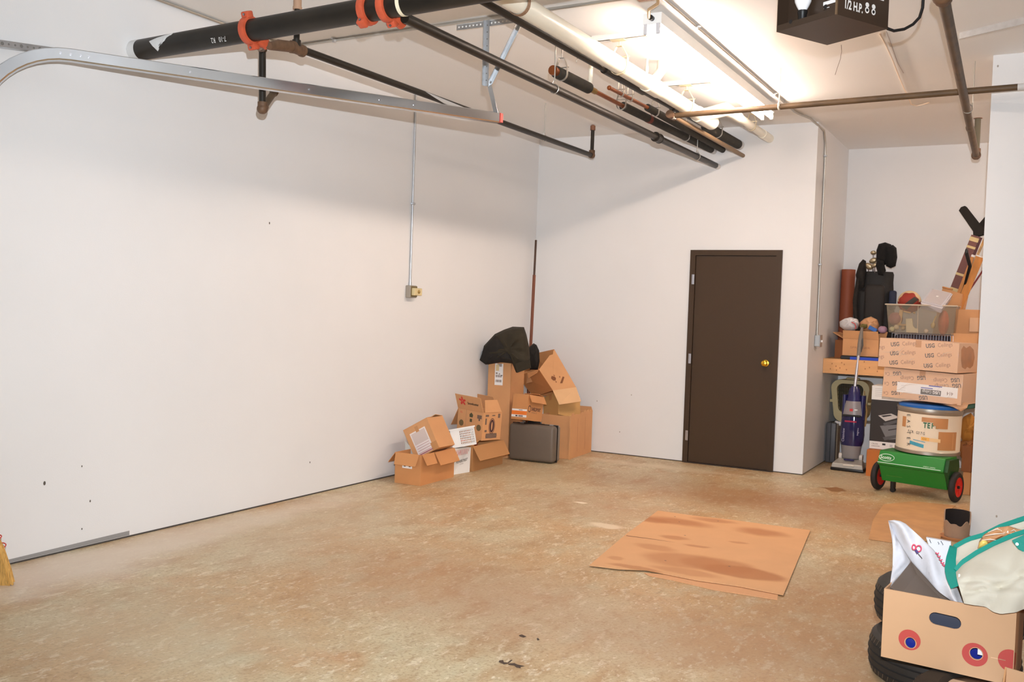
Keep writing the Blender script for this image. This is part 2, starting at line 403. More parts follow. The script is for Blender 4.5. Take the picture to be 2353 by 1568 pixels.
add_blobs(conc, [fb(1560,1120,1.1,.5,(140,98,62),.45), fb(1850,1170,.9,.5,(150,104,68),.5), fb(2000,1420,.7,.9,(150,108,70),.5), fb(1350,1160,.7,.5,(160,120,86),.35),
    fb(1000,1330,.8,.6,(172,132,98),.4), fb(1250,1420,.7,.5,(178,138,108),.35), fb(2060,1200,.5,.7,(166,112,70),.5), fb(1700,1500,.6,.4,(160,122,88),.4),
    fb(700,1210,.5,1.2,(196,178,150),.4), fb(350,1450,.7,.5,(196,182,152),.4), fb(1200,1090,.5,.4,(190,172,136),.5), fb(150,1310,.25,.8,(226,212,196),.7), fb(500,1215,.18,1.4,(222,206,186),.6), fb(1500,1070,.9,.12,(218,200,170),.6),
    fb(1940,1110,.4,.25,(214,190,152),.6), fb(1910,1126,.09,.05,(140,92,46),.8,.3), fb(1390,1208,.13,.09,(232,214,184),.8,.3), fb(1337,1154,.05,.03,(240,228,205),.9,.3)], 2.2, .22)
stain = mat('dark_oil_spill', (62,40,24), .35)
for pts in (((1147,1519),(1156,1518),(1158,1523),(1166,1524),(1175,1517),(1178,1518),(1168,1526),(1158,1528),(1152,1525),(1146,1523)),
            ((1168,1526),(1182,1525),(1188,1528),(1206,1532),(1196,1534),(1197,1537),(1186,1535),(1182,1531),(1168,1529)),
            ((1192,1461),(1199,1459),(1210,1464),(1203,1466),(1195,1464)), ((1233,1468),(1236,1467),(1240,1471),(1235,1473))):
    w = [P(x, y, Z=0) for x, y in pts]; mb = MB().add([(p.x,p.y,.0012) for p in w], [tuple(range(len(w)))]); mb.build('oil_stain', stain, floor)
for pts, g_ in ((((1895,1122),(1911,1121),(1921,1120),(1937,1124),(1940,1129),(1925,1131),(1910,1130)), (150,104,58)),):
    w = [P(x, y, Z=0) for x, y in pts]; MB().add([(p.x,p.y,.001) for p in w], [tuple(range(len(w)))]).build('spill_stain', mat('brown_spill', g_, .5), floor)

# door with its frame
dr = thing('door_1', '', '', (0,0,0)); del dr['label']; del dr['category']; dr['kind'] = 'structure'
fw_ = .055
MB().box((d1,D-.022,0),(d1+fw_,D+.1,DT)).box((d2-fw_,D-.022,0),(d2,D+.1,DT)).box((d1+fw_,D-.022,DT-fw_),(d2-fw_,D+.1,DT)).build('door_frame', brown, dr)
leaf = MB().box((d1+fw_+.004,D-.006,.012),(d2-fw_-.004,D+.04,DT-fw_-.004)).build('door_leaf', brown, dr)
MB().box((d1+.02,D-.03,0),(d2-.02,D+.06,.01)).build('threshold', mat('dark_threshold',(48,36,28),.5), dr)
for z in (.28,1.07,1.88):
    h = MB().cyl((d1+fw_-.006,D-.03,z-.05),(d1+fw_-.006,D-.03,z+.05),.008).box((d1+fw_-.03,D-.024,z-.05),(d1+fw_-.004,D-.0215,z+.05)).build('hinge', steel, dr)
kp = P(1759,835,Y=D-.006)
kn = MB().lathe([(.002,0),(.034,.001),(.034,.008),(.014,.012),(.012,.03),(.024,.038),(.03,.05),(.027,.064),(.012,.07),(.001,.071)], (kp.x,D-.006,kp.z), (0,-1,0), 24).build('door_knob', brass, leaf, smooth=True)

# ---------------------------------------------------------------- pipes under the ceiling
def clevis(mb, c, r, top, ax=(0,1,0), strap=.022):
    """a pipe hanger: rod from the ceiling, yoke and strap around the pipe"""
    c = V(c); ax = V(ax).normalized(); sd = V((0,0,1)).cross(ax).normalized()
    mb.cyl((c.x,c.y,c.z+r+.07), (c.x,c.y,top), .005, n=8)
    ring = []
    for k in range(13):
        a = PI + PI*k/12; ring.append(c + sd*math.cos(a)*(r+.004) + V((0,0,1))*math.sin(a)*(r+.004))
    pts = [c + V((0,0,r+.07)) - sd*.02, c - sd*(r+.004) + V((0,0,r*.6+.02))] + ring + [c + sd*(r+.004) + V((0,0,r*.6+.02)), c + V((0,0,r+.07)) + sd*.02, c + V((0,0,r+.07)) - sd*.02]
    for p, q2 in zip(pts, pts[1:]):
        dv = (q2-p).normalized(); nn = dv.cross(ax)
        mb.hexa([p-ax*strap/2-nn*.0015, q2-ax*strap/2-nn*.0015, q2+ax*strap/2-nn*.0015, p+ax*strap/2-nn*.0015, p-ax*strap/2+nn*.0015, q2-ax*strap/2+nn*.0015, q2+ax*strap/2+nn*.0015, p+ax*strap/2+nn*.0015])
    mb.cyl(c + V((0,0,r*.6+.02)) - sd*(r+.016), c + V((0,0,r*.6+.02)) + sd*(r+.016), .004, n=8)
    return mb
def loop_hanger(mb, c, r, top, ax=(0,1,0)):
    c = V(c); mb.cyl((c.x,c.y,c.z+r+.03), (c.x,c.y,top), .0045, n=8)
    mb.torus(c, r+.004, .003, ax, 20, 6)
    sd = V((0,0,1)).cross(V(ax)).normalized()
    mb.tube([c - sd*(r*.8) + V((0,0,r*.6)), c + V((0,0,r+.045)), c + sd*(r*.8) + V((0,0,r*.6))], .003, 6)
    return mb
# the big water main
bp0, bp1 = V((0.0,4.027,3.035)), V((5.2,4.025,3.135))
def bpt(x): return bp0.lerp(bp1, x/5.2)
BR = .062
main = thing('water_main', 'thick black iron water main with orange clamps crossing below the ceiling at top left', 'pipe', (0,0,0))
MB().cyl(bp0, bp1, BR, n=32).build('pipe', blackpipe, main, smooth=True)
ax = (bp1-bp0).normalized()
MB().cyl(bp0 + ax*.002, bp0 + ax*.06, BR+.0015, n=32).build('overspray_ring', over, main, 'white overspray at the wall end', smooth=True)
def coupling(x, w=.05, fl_=0, up=0):
    c = bpt(x); mb = MB()
    mb.lathe([(BR+.001,-w/2),(BR+.016,-w/2+.002),(BR+.017,-w/4),(BR+.02,0),(BR+.017,w/4),(BR+.016,w/2-.002),(BR+.001,w/2)], c, ax, 28, False)
    a0 = fl_
    for s in (1,-1):
        dv = V((0, math.cos(a0), math.sin(a0)))*s; tn = ax.cross(dv)
        Mx = Matrix((ax, dv, tn)).transposed().to_4x4(); Mx.translation = c + dv*(BR+.024)
        mb.rbox((-w/2-.004,-.02,-.024),(w/2+.004,.02,.024), .008, 2, Mx)
    o = mb.build('clamp', orange, main, smooth=True)
    bb = MB()
    for s in (1,-1):
        dv = V((0, math.cos(a0), math.sin(a0)))*s; tn = ax.cross(dv)
        for k in ((-1,1) if s < 0 or fl_ > .5 else (0,)):
            p = c + dv*(BR+.028)
            bb.cyl(p - ax*(w/2+.014), p - ax*(w/2+.002), .01, n=6); bb.cyl(p + tn*.03, p - tn*.03, .007, n=8)
    bb.build('bolt', steel, o, smooth=True)
coupling(.965, .045, 1.9); coupling(1.80, .045, 1.1); coupling(1.925, .045, 2.2)
cM = bpt(1.925) + V((0,.07,-.03)); MB().lathe([(.05,-.02),(.045,.02),(.034,.045),(.03,.07)], cM, (0,.9,-.35), 20).build('mechanical_tee', orange, main, smooth=True)
cM = bpt(.985) + V((0,.06,-.035)); MB().lathe([(.045,-.02),(.04,.02),(.03,.04),(.026,.06)], cM, (0,.9,-.4), 20).build('mechanical_tee', orange, main, smooth=True)
c = bpt(2.03); MB().cyl(c-ax*.011, c+ax*.011, BR+.0012, n=32).build('white_band', mat('cream_band',(236,226,196),.6), main, smooth=True)
def onpipe(x, a, lift=.0035): return bpt(x) + V((0,-math.cos(a),math.sin(a)))*(BR+lift)
def pipe_patch(fn, rows, m, parent, lab):
    mb = MB(); k = 7; vs = []
    for u, a0, a1 in rows: vs += [fn(u, a0 + (a1-a0)*j/(k-1)) for j in range(k)]
    mb.add(vs, [(i*k+j, i*k+j+1, (i+1)*k+j+1, (i+1)*k+j) for i in range(len(rows)-1) for j in range(k-1)]); mb.build('paint_patch', m, parent, lab)
xa, xb, xc_ = P(343,106,Y=3.965).x, P(358,130,Y=3.965).x, P(392,94,Y=3.965).x
pipe_patch(onpipe, [(xa,.25,.30),(xa+(xb-xa)*.5,-.2,.42),(xb,-.75,.55),(xb+(xc_-xb)*.5,-.05,.75),(xc_,.8,.95)], over, main, 'bare white paint patch')
text('7-10   R2', .042, bpt(.83)+V((0,-BR*.86-.004,-BR*.45)), (-1,0,0), (0,.35,-.9), mat('chalk',(225,222,218),.9), main, 'chalk_marking', sx=.75)
# strap hanger of the main
# first branch with its drop (dark pipe near the left wall)
b1a, b1b = P(640,104,Y=4.22), P(1360,357,X=.9)
br1 = thing('sprinkler_branch', 'black sprinkler branch pipe along the left wall ending in an upturned sprinkler head', 'pipe', (0,0,0))
MB().cyl(P(690,113,Y=4.4), b1b, .0235, n=18).build('pipe', blackpipe, br1, smooth=True)
pa, pb = P(968,214,X=.99), P(1092,254,X=.95)
def alongp(a, b, t): return a.lerp(b, t)
dv = (b1b-P(690,113,Y=4.4)).normalized(); st = P(690,113,Y=4.4); L = (b1b-st).length
# white paint left on the pipe
t0, t1 = .30, .47
pts = []
up_ = V((0,0,1)); sd_ = dv.cross(up_).normalized()
def onb(t, a): return st + dv*(L*t) + (sd_*math.cos(a) + up_*math.sin(a))*.0262
pipe_patch(lambda t, a: onb(t, a), [(.30,.55,.62),(.325,-.2,.5),(.36,-.9,.3),(.42,-1.2,.05),(.46,-1.2,-.3),(.475,-1.1,-.7)], over, br1, 'bare white paint patch')
MB().tube([P(618,106,Y=4.12), b1a, P(672,108,Y=4.33)], [.022,.033,.033], 16).lathe([(.037,-.012),(.037,.012)], P(672,108,Y=4.33), (P(690,113,Y=4.4)-b1a), 16).tube([P(672,108,Y=4.33), P(694,117,Y=4.42)], [.033,.032], 16).lathe([(.036,-.01),(.036,.01)], P(694,117,Y=4.42), dv, 16).build('fitting', fitting, br1, smooth=True)
rs = P(681,112,Y=4.36)
MB().cyl(rs, (rs.x,rs.y,HC), .018, n=14).cyl((rs.x,rs.y,rs.z+.0),(rs.x,rs.y,rs.z+.05),.026,n=14).build('riser', blackpipe, br1, smooth=True)
zz = P(681,18,Y=4.36).z
MB().cyl((rs.x,rs.y,zz),(rs.x,rs.y,zz+.07),.024,n=14).cyl((rs.x,rs.y,zz-.012),(rs.x,rs.y,zz+.004),.027,n=14).build('riser_coupling', mat('tan_coupling',(176,140,112),.6), br1, smooth=True)
dt, db = P(603,112,Y=4.40), P(603,250,Y=4.40)
de = P(629,213,Y=4.62)
MB().tube([P(596,108,Y=4.1), P(600,112,Y=4.28), dt+V((0,0,.0))], .02, 12).sphere(dt, .03).build('nipple', fitting, br1, smooth=True)
dp = MB().tube([dt, db], .0215, 14); dp.build('drop_pipe', blackpipe, br1, smooth=True)
MB().sphere(db, .034).cyl(db+V((0,0,.01)), db+V((0,0,.04)), .03, n=14).lathe([(.03,0),(.03,.03)], db+(de-db).normalized()*.01, (de-db), 14).build('elbow', fitting, br1, smooth=True)
MB().cyl(db, de, .022, n=14).build('stub_pipe', brownpipe, br1, smooth=True)
MB().cyl(de, de+(de-db).normalized()*.03, .028, n=14).cyl(de, de+V((0,0,.05)), .016, n=10).cyl(de+V((0,0,.05)), de+V((0,0,.054)), .024, n=14).build('sprinkler_head', fitting, br1, smooth=True)
MB().sphere(b1b, .034).cyl(b1b-dv*.03, b1b, .032, n=14).cyl(b1b, b1b+V((0,0,.05)), .031, n=14).build('elbow', fitting, br1, smooth=True)
zt = P(1363,300,X=.9).z; zh = P(1363,281,X=.9).z
MB().cyl(b1b, (b1b.x,b1b.y,zt), .0185, n=14).build('riser', blackpipe, br1, smooth=True)
sh = MB().cyl((b1b.x,b1b.y,zt),(b1b.x,b1b.y,zt+.045),.026,n=12).cyl((b1b.x,b1b.y,zt+.04),(b1b.x,b1b.y,zh),.012,n=10).cyl((b1b.x,b1b.y,zh),(b1b.x,b1b.y,zh+.005),.024,n=14)
sh.torus((b1b.x,b1b.y,(zt+zh)/2+.03), .02, .004, (0,1,0), 16, 6); sh.build('sprinkler_head', mat('copper_brown',(140,96,72),.5,.4), br1, smooth=True)
hp = P(1251,311,X=.915); hz = HC
loop_hanger(MB(), (hp.x,hp.y,st.lerp(b1b,(hp.y-st.y)/(b1b.y-st.y)).z), .0235, hz).build('loop_hanger', emt, br1)
# second branch
b2a, b2b = P(930,41,Y=4.08), V((2.045,D+.02,3.02))
br2 = thing('sprinkler_branch', 'long black sprinkler pipe from the water main to the back wall, left of the copper', 'pipe', (0,0,0))
MB().cyl(b2a, b2b, .028, n=20).build('pipe', blackpipe, br2, smooth=True)
def on2(y): return b2a.lerp(b2b, (y-b2a.y)/(b2b.y-b2a.y))
c = on2(7.72); MB().cyl(c-V((0,.05,0)), c+V((0,.05,0)), .039, n=18).cyl(c-V((0,.052,0)), c-V((0,.042,0)), .042, n=18).cyl(c+V((0,.042,0)), c+V((0,.052,0)), .042, n=18).build('pipe_coupling', blackpipe, br2, smooth=True)
for y in (5.79, 8.76): loop_hanger(MB(), on2(y), .028, HC).build('loop_hanger', emt, br2)
MB().cyl(b2b-V((0,.1,0)), b2b-V((0,.021,0)), .0287, n=20).build('overspray_ring', over, br2, smooth=True)
# insulated pipe with a bare copper middle
z3, x3 = 3.155, 1.993
p3 = thing('insulated_pipe', 'foam wrapped copper pipe with a bare reddish stretch and a capped near end', 'pipe', (0,0,0))
ya, yb, yc = P(1278,165,X=x3).y, P(1352,203,X=x3).y, P(1432,243,X=x3).y
MB().cyl((x3,ya,z3-.005),(x3,yb,z3),.041,n=20).build('insulation', insul, p3, smooth=True)
MB().cyl((x3,ya-.05,z3-.005),(x3,ya,z3-.005),.03,n=16).cyl((x3,ya-.055,z3-.005),(x3,ya-.03,z3-.005),.033,n=16).build('end_cap', copper, p3, smooth=True)
MB().cyl((x3,yb-.01,z3),(x3,yc+.01,z3),.017,n=14).build('copper_pipe', copper, p3, smooth=True)
MB().cyl((x3,yb-.005,z3),(x3,yb+.12,z3),.022,n=14).build('sleeve', mat('dull_gold_sleeve',(150,118,62),.5,.4), p3, smooth=True)
MB().cyl((x3,yb+.03,z3),(x3,yb+.03,HC),.016,n=12).build('white_drop', pvc, p3, smooth=True)
MB().cyl((x3,yc,z3),(x3,D+.02,z3+.025),.034,n=20).build('insulation', insul, p3, smooth=True)
y5 = P(1488,268,X=x3).y
MB().cyl((x3,y5,z3+.005),(x3,y5+.06,z3+.005),.0355,n=20).build('red_band', mat('red_brown_band',(120,52,36),.7), p3, smooth=True)
MB().cyl((x3,D-.09,z3+.024),(x3,D,z3+.025),.0348,n=20).build('overspray_ring', over, p3, smooth=True)
clevis(MB(), (x3,5.93,z3-.003), .041, HC).build('clevis_hanger', emt, p3)
for y, zc in ((7.0,z3+.003),(8.55,z3+.018)): clevis(MB(), (x3,y,zc), .035, HC).build('clevis_hanger', emt, p3)
# second copper line
x4, z4 = 2.085, 3.185
p4 = thing('insulated_pipe', 'thin copper pipe beside the thicker foam wrapped one, wrapped only in its far half', 'pipe', (0,0,0))
yd, ye = P(1400,205,X=x4).y, P(1488,246,X=x4).y
MB().cyl((x4,yd,z4),(x4,ye+.02,z4+.01),.0145,n=14).sphere((x4,yd,z4),.018).build('copper_pipe', copper, p4, smooth=True)
MB().cyl((x4,ye,z4+.01),(x4,D+.02,z4),.03,n=18).build('insulation', insul, p4, smooth=True)
for y in (yd+.22, 6.95, 7.5): clevis(MB(), (x4,y,z4+.004), .02 if y < 7 else .031, HC).build('clevis_hanger', emt, p4)
# dark pipe tucked under the white one
x5 = 2.257
p5 = thing('iron_pipe', 'black iron pipe tucked against the white drain pipe, thick where it enters the back wall', 'pipe', (0,0,0))
MB().cyl((x5,3.0,3.165),(x5,D+.02,3.222),.021,n=16).build('pipe', blackpipe, p5, smooth=True)
def z5(y): return 3.165 + (y-3)/(D-3)*.057
for a, b in ((P(1388,160,X=x5).y, P(1478,215,X=x5).y), (P(1545,249,X=x5).y, P(1560,258,X=x5).y)):
    MB().cyl((x5,a,z5(a)),(x5,b,z5(b)),.03,n=16).build('thick_joint', blackpipe, p5, smooth=True)
ys = P(1622,292,X=x5).y
MB().cyl((x5,ys,z5(ys)),(x5,D+.02,z5(D)),.046,n=20).build('insulation', insul, p5, smooth=True)
clevis(MB(), (x5,ys+.33,z5(ys+.3)), .046, HC).build('clevis_hanger', emt, p5)
MB().cyl((x5,D-.07,z5(D)),(x5,D,z5(D)),.0468,n=20).build('overspray_ring', over, p5, smooth=True)
# white PVC drain
x6, z6 = 2.378, 3.2
dr6 = thing('drain_pipe', 'thick white plastic drain pipe on straps, stepping over to a thinner pipe', 'pipe', (0,0,0))
y6 = P(1625,272,X=x6).y; xs, zs = 2.549, 3.273
MB().cyl((x6,2.6,z6+.004),(x6,y6,z6),.0575,n=32).build('pipe', pvc, dr6, smooth=True)
MB().cyl((x6,y6-.26,z6),(x6,y6+.12,z6),.066,n=32).lathe([(.066,0),(.062,.02),(.05,.03),(.0,.032)], (x6,y6+.12,z6), (0,1,0), 32).build('wye_fitting', pvc, dr6, smooth=True)
MB().tube([(x6,y6-.2,z6),(x6+.03,y6-.12,z6+.02),(xs-.02,y6+.02,zs+.01),(xs,y6+.12,zs)], [.055,.056,.06,.05], 20).build('side_arm', pvc, dr6, smooth=True)
MB().cyl((xs,y6+.05,zs),(xs,D+.02,zs+.002),.037,n=24).cyl((xs,y6+.08,zs),(xs,y6+.35,zs),.046,n=24).build('thin_pipe', pvc, dr6, smooth=True)
MB().cyl((xs,D-.28,zs),(xs,D,zs),.0435,n=24).build('wall_sleeve', pvc, dr6, smooth=True)
yv = P(1502,190,X=x6).y
xv = P(1514,132,Y=yv+.05)
MB().tube([(x6,yv-.05,z6+.02),(x6+.01,yv+.02,z6+.07),(x6+.03,yv+.07,z6+.13),(x6+.03,yv+.08,HC)], .036, 18).build('vent_riser', pvc, dr6, smooth=True)
MB().cyl((x6,yv-.14,z6),(x6,yv+.1,z6),.064,n=32).build('tee_fitting', pvc, dr6, smooth=True)
for y in (4.62,): clevis(MB(), (x6,y,z6+.002), .0585, HC, strap=.03).build('clevis_hanger', mat('brown_strap',(150,118,92),.6,.2), dr6)
for y in (6.03, 7.42): clevis(MB(), (x6,y,z6), .059, HC-.045, strap=.028).build('clevis_hanger', mat('cream_strap',(222,208,176),.5,.2), dr6)
clevis(MB(), (xs,8.75,zs), .038, HC).build('clevis_hanger', MATS['cream_strap'], dr6)
vt = MB().cyl((x6-.05,yv-.02,HC),(x6-.05,yv-.02,z6+.09),.009,n=10).cyl((x6-.05,yv-.02,z6+.1),(x6-.05,yv-.02,z6+.15),.013,n=10)
vt.build('thin_riser', pvc, dr6, smooth=True)
# strut channels on the ceiling
for k, (yy, xa, xb, lb) in enumerate(((6.0,2.19,2.72,'white strut channel on the ceiling above the pipes, the nearer one'),(7.4,2.19,2.68,'white strut channel on the ceiling above the pipes, the farther one'))):
    s = thing('strut_channel', lb, 'bracket', (0,0,0), 'strut channels')
    MB().box((xa,yy-.02,HC-.004),(xb,yy+.02,HC)).box((xa,yy-.02,HC-.042),(xb,yy-.017,HC-.003)).box((xa,yy+.017,HC-.042),(xb,yy+.02,HC-.003)).box((xa,yy-.02,HC-.042),(xb,yy-.012,HC-.039)).box((xa,yy+.012,HC-.042),(xb,yy+.02,HC-.039)).build('channel', mat('white_channel',(236,226,214),.5), s)
    MB().box((x6-.05,yy-.024,HC-.047),(x6+.05,yy+.024,HC-.0425)).build('washer_plate', MATS['cream_strap'], s)
# crosswise sprinkler branch and the right one
p8 = thing('sprinkler_branch', 'brown sprinkler pipe running crosswise from the pipe rack to the right wall', 'pipe', (0,0,0))
a8, b8 = P(1545,266,Z=3.115), P(2353,199,Z=3.13); b8e = a8.lerp(b8, 1.35)
MB().cyl(a8, b8e, .022, n=18).build('pipe', brownpipe, p8, smooth=True)
MB().cyl(a8-V((.0,0,0)), a8+(b8-a8).normalized()*.025, .029, n=16).build('white_collar', pvc, p8, smooth=True)
t8 = V((2.295,a8.y,3.118)); MB().cyl(t8, a8, .028, n=16).cyl(t8-V((0,.06,0)), t8+V((0,.06,0)), .032, n=16).build('tee_fitting', fitting, p8, smooth=True)
MB().cyl(t8-V((0,.02,0)), (2.295,D+.02,3.118), .02, n=16).build('far_pipe', mat('tan_pipe',(128,102,72),.55), p8, smooth=True)
w8 = P(1790,244,Z=3.12)
MB().cyl((w8.x,w8.y,w8.z),(w8.x,w8.y,HC),.0045,n=8).torus(w8,.026,.006,(1,0,0),20,8).build('loop_hanger', pvc, p8)
MB().cyl(a8.lerp(b8,.985), b8e, .0224, n=18).build('overspray_ring', over, p8, smooth=True)
p7 = thing('sprinkler_branch', 'dusty brown sprinkler pipe at upper right with a drooping elbow and upturned head', 'pipe', (0,0,0))
a7, b7 = P(2166,-12,Z=3.07), P(2243,357,Z=3.07)
MB().cyl(a7, b7, .028, n=20).build('pipe', brownpipe, p7, smooth=True)
MB().sphere(a7, .05).cyl(a7, a7+V((0,0,.1)), .042, n=16).cyl(a7, a7+(b7-a7).normalized()*.06, .042, n=16).build('near_elbow', fitting, p7, smooth=True)
MB().cyl(a7+V((0,0,.05)), (a7.x,a7.y,HC), .03, n=16).build('near_riser', brownpipe, p7, smooth=True)
v7 = (b7-a7).normalized(); zt7 = P(2247,270,Y=b7.y).z; zh7 = P(2247,247,Y=b7.y).z
MB().sphere(b7, .042).cyl(b7-v7*.05, b7, .038, n=16).cyl(b7, b7+V((0,0,.06)), .037, n=16).build('elbow', fitting, p7, smooth=True)
MB().cyl(b7, (b7.x,b7.y,zt7), .026, n=16).build('riser', mat('olive_pipe',(112,104,84),.6), p7, smooth=True)
MB().cyl((b7.x,b7.y,zt7-.01),(b7.x,b7.y,zt7+.03),.038,n=14).cyl((b7.x,b7.y,zt7+.03),(b7.x,b7.y,zt7+.06),.026,n=12).cyl((b7.x,b7.y,zt7+.06),(b7.x,b7.y,zh7),.012,n=10).cyl((b7.x,b7.y,zh7),(b7.x,b7.y,zh7+.005),.024,n=14).build('sprinkler_head', copper, p7, smooth=True)
MB().sphere((b7.x+.07,b7.y,zh7-.03),.028).cyl((b7.x,b7.y,zh7-.03),(b7.x+.05,b7.y,zh7-.03),.014,n=10).build('valve', brass, p7, smooth=True)
MB().cyl((b7.x+.08,b7.y,zh7-.03),(XR+.9,b7.y,zh7-.03),.02,n=12).build('white_side_pipe', pvc, p7, smooth=True)
r7 = P(2224,250,Z=3.07); MB().cyl((r7.x+.03,r7.y,r7.z),(r7.x+.03,r7.y,HC),.0045,n=8).torus(r7,.032,.004,v7,20,8).build('loop_hanger', emt, p7)
j7 = P(2229,294,Z=3.07); MB().cyl(j7-v7*.03, j7+v7*.03, .031, n=18).build('pipe_coupling', brownpipe, p7, smooth=True)
# white ring bracket hanging by the copper pipes
hk = P(1335,140,X=2.1); g_ = thing('loop_hanger', 'empty wire loop hanger between the ceiling and the insulated pipes', 'hanger', (0,0,0))
MB().torus((hk.x,hk.y,hk.z),.035,.003,(0,1,0),20,6,PI*.9,PI*2.1).tube([(hk.x-.033,hk.y,hk.z+.01),(hk.x-.015,hk.y,hk.z+.07),(hk.x+.015,hk.y,hk.z+.07),(hk.x+.033,hk.y,hk.z+.01)],.003,6).cyl((hk.x,hk.y,hk.z+.05),(hk.x,hk.y,HC),.005,n=8).build('wire_loop', emt, g_)

# ---------------------------------------------------------------- conduits, switches, lamp, opener, track
def strap_clip(p, ax, nrm, parent, r=.011):
    p, ax, nrm = V(p), V(ax).normalized(), V(nrm).normalized(); sd = ax.cross(nrm)
    Mx = Matrix((sd, ax, nrm)).transposed().to_4x4(); Mx.translation = p
    MB().rbox((-.032,-.01,-.004),(.032,.01,.002),.002,1,Mx).rbox((-r-.005,-.009,-.002),(r+.005,.009,r+.012),.004,2,Mx).build('clip', galv, parent)
c1 = thing('conduit', 'bright steel conduit running down the left wall to a small switch box', 'conduit', (0,0,0))
yt, zb = 7.01, P(944,655,X=.02).z
MB().cyl((.014,yt,zb),(.014,yt,HC),.0095,n=14).build('tube', galv, c1, smooth=True)
strap_clip((.014,yt,P(948,468,X=.02).z),(0,0,1),(1,0,0),c1); MB().cyl((.014,yt,zb-.005),(.014,yt,zb+.025),.014,n=14).build('connector', galv, c1, smooth=True)
sw = thing('thermostat', 'small beige thermostat on a grey steel box, left wall', 'thermostat', (0,0,0))
MB().rbox((.0,yt-.052,zb-.115),(.054,yt+.052,zb-.005),.006,2).build('steel_box', mat('grey_box',(168,160,148),.45,.5), sw)
MB().rbox((.054,yt-.045,zb-.105),(.058,yt+.05,zb-.012),.001,1).build('cover_plate', mat('olive_plate',(130,112,70),.5,.3), sw)
MB().rbox((.058,yt-.04,zb-.094),(.095,yt+.075,zb-.028),.006,2).build('thermostat_case', mat('beige_plastic',(216,198,150),.5), sw)
MB().lathe([(.016,0),(.016,.006),(.012,.009)],(.095,yt+.02,zb-.06),(1,0,0),20).build('dial', mat('brass_dial',(170,140,80),.4,.4), sw, smooth=True)
c2 = thing('conduit', 'dark conduit along the ceiling beside the lamp, bending down to a switch', 'conduit', (0,0,0))
xc = 2.922
k1, k2, k3, k4 = P(1828,260,Z=3.39), P(1870,272,Z=3.392), P(1893,312,X=3.022), P(1877,770,X=3.022)
path = [V((xc,2.2,3.392)), V((xc,k1.y-.05,3.392)), V((xc+.01,k1.y+.03,3.392)), V((k2.x-.03,k2.y,3.392)), V((3.022,k3.y,3.36)), V((3.024,k3.y+.08,3.25)), V((3.024,k3.y+.1,3.1)), V((3.024,k4.y,k4.z))]
MB().tube(path, .0105, 14).build('tube', emt, c2, smooth=True)
for px, py in ((1594,62),(1777,215)): strap_clip((xc,P(px,py,Z=3.392).y,3.392),(0,1,0),(0,0,-1),c2)
for py in (355,610): strap_clip((3.022,k4.y-.03,P(1890,py,X=3.022).z),(0,0,1),(1,0,0),c2)
s2 = thing('light_switch', 'grey steel switch box with silver cover on the alcove wall', 'switch', (0,0,0))
MB().rbox((XC,k4.y-.052,k4.z-.115),(XC+.05,k4.y+.052,k4.z),.006,2).build('steel_box', mat('silver_box',(176,178,178),.4,.6), s2)
MB().rbox((XC+.05,k4.y-.058,k4.z-.118),(XC+.056,k4.y+.058,k4.z+.002),.003,2).build('cover_plate', galv, s2)
MB().box((XC+.056,k4.y-.006,k4.z-.07),(XC+.07,k4.y+.006,k4.z-.05)).build('toggle', white, s2)
c3 = thing('conduit', 'thin steel conduit in the corner of left wall and ceiling, turning across the ceiling', 'conduit', (0,0,0))
MB().tube([V((.022,2.6,HC-.016)), V((.022,5.28,HC-.016)), V((.05,5.34,HC-.014)), V((.11,5.352,HC-.013)), V((2.89,5.30,HC-.013))], .0105, 12).build('tube', emt, c3, smooth=True)
for px, py in ((781,97),(1253,20)): strap_clip((P(px,py,Z=3.39).x,5.33,HC-.013),(1,0,0),(0,0,-1),c3)

lf = thing('fluorescent_light', 'glowing twin tube strip light on the ceiling beside the white drain pipe', 'lamp', (0,0,0))
lx, ly0, ly1 = 2.79, 5.56, 8.36
MB().box((lx-.06,ly0,HC-.105),(lx+.06,ly1,HC-.035)).build('housing', mat('white_enamel',(245,244,240),.35), lf)
for yy in (ly0+.5, ly1-.5): MB().cyl((lx,yy,HC-.035),(lx,yy,HC),.02,n=12).build('mount', MATS['white_enamel'], lf)
for yy, s_ in ((ly0,1),(ly1,-1)):
    for dx in (-.04,.04): MB().rbox((lx+dx-.013,yy-.008,HC-.165),(lx+dx+.013,yy+.012,HC-.1),.005,2).build('lamp_holder', mat('grey_holder',(206,204,206),.5), lf)
tm = bpy.data.materials.new('lit_tube'); tm.use_nodes = True; MATS['lit_tube'] = tm
tb = tm.node_tree.nodes['Principled BSDF']; tb.inputs['Emission Color'].default_value = LAMP_RGB + (1,); tb.inputs['Emission Strength'].default_value = LAMP_E; tb.inputs['Base Color'].default_value = (.9,.9,.9,1)
def tubes(root, cx, a, b, z, m=tm):
    for dx in (-.04,.04): MB().cyl((cx+dx,a,z),(cx+dx,b,z),.019,n=12).build('tube', m, root, smooth=True)
tubes(lf, lx, ly0+.015, ly1-.015, HC-.14)
MB().tube([P(1512,-12,Z=HC-.02), P(1512,8,Z=HC-.05), P(1491,22,Z=HC-.06), P(1491,36,Z=HC-.07), V((lx-.01,ly0-.03,HC-.07)), V((lx,ly0,HC-.07))], .01, 10).build('flex_cable', mat('flex_cable',(200,176,140),.4,.5), lf, smooth=True)
MB().cyl((lx,ly0-.03,HC-.07),(lx,ly0+.002,HC-.07),.016,n=12).build('cable_gland', blackpl, lf, smooth=True)
MB().box((P(1485,-20,Z=HC).x-.06,P(1485,-20,Z=HC).y-.06,HC-.04),(P(1485,-20,Z=HC).x+.05,P(1485,-20,Z=HC).y+.05,HC)).build('junction_box', mat('tan_box',(176,136,112),.6), lf)
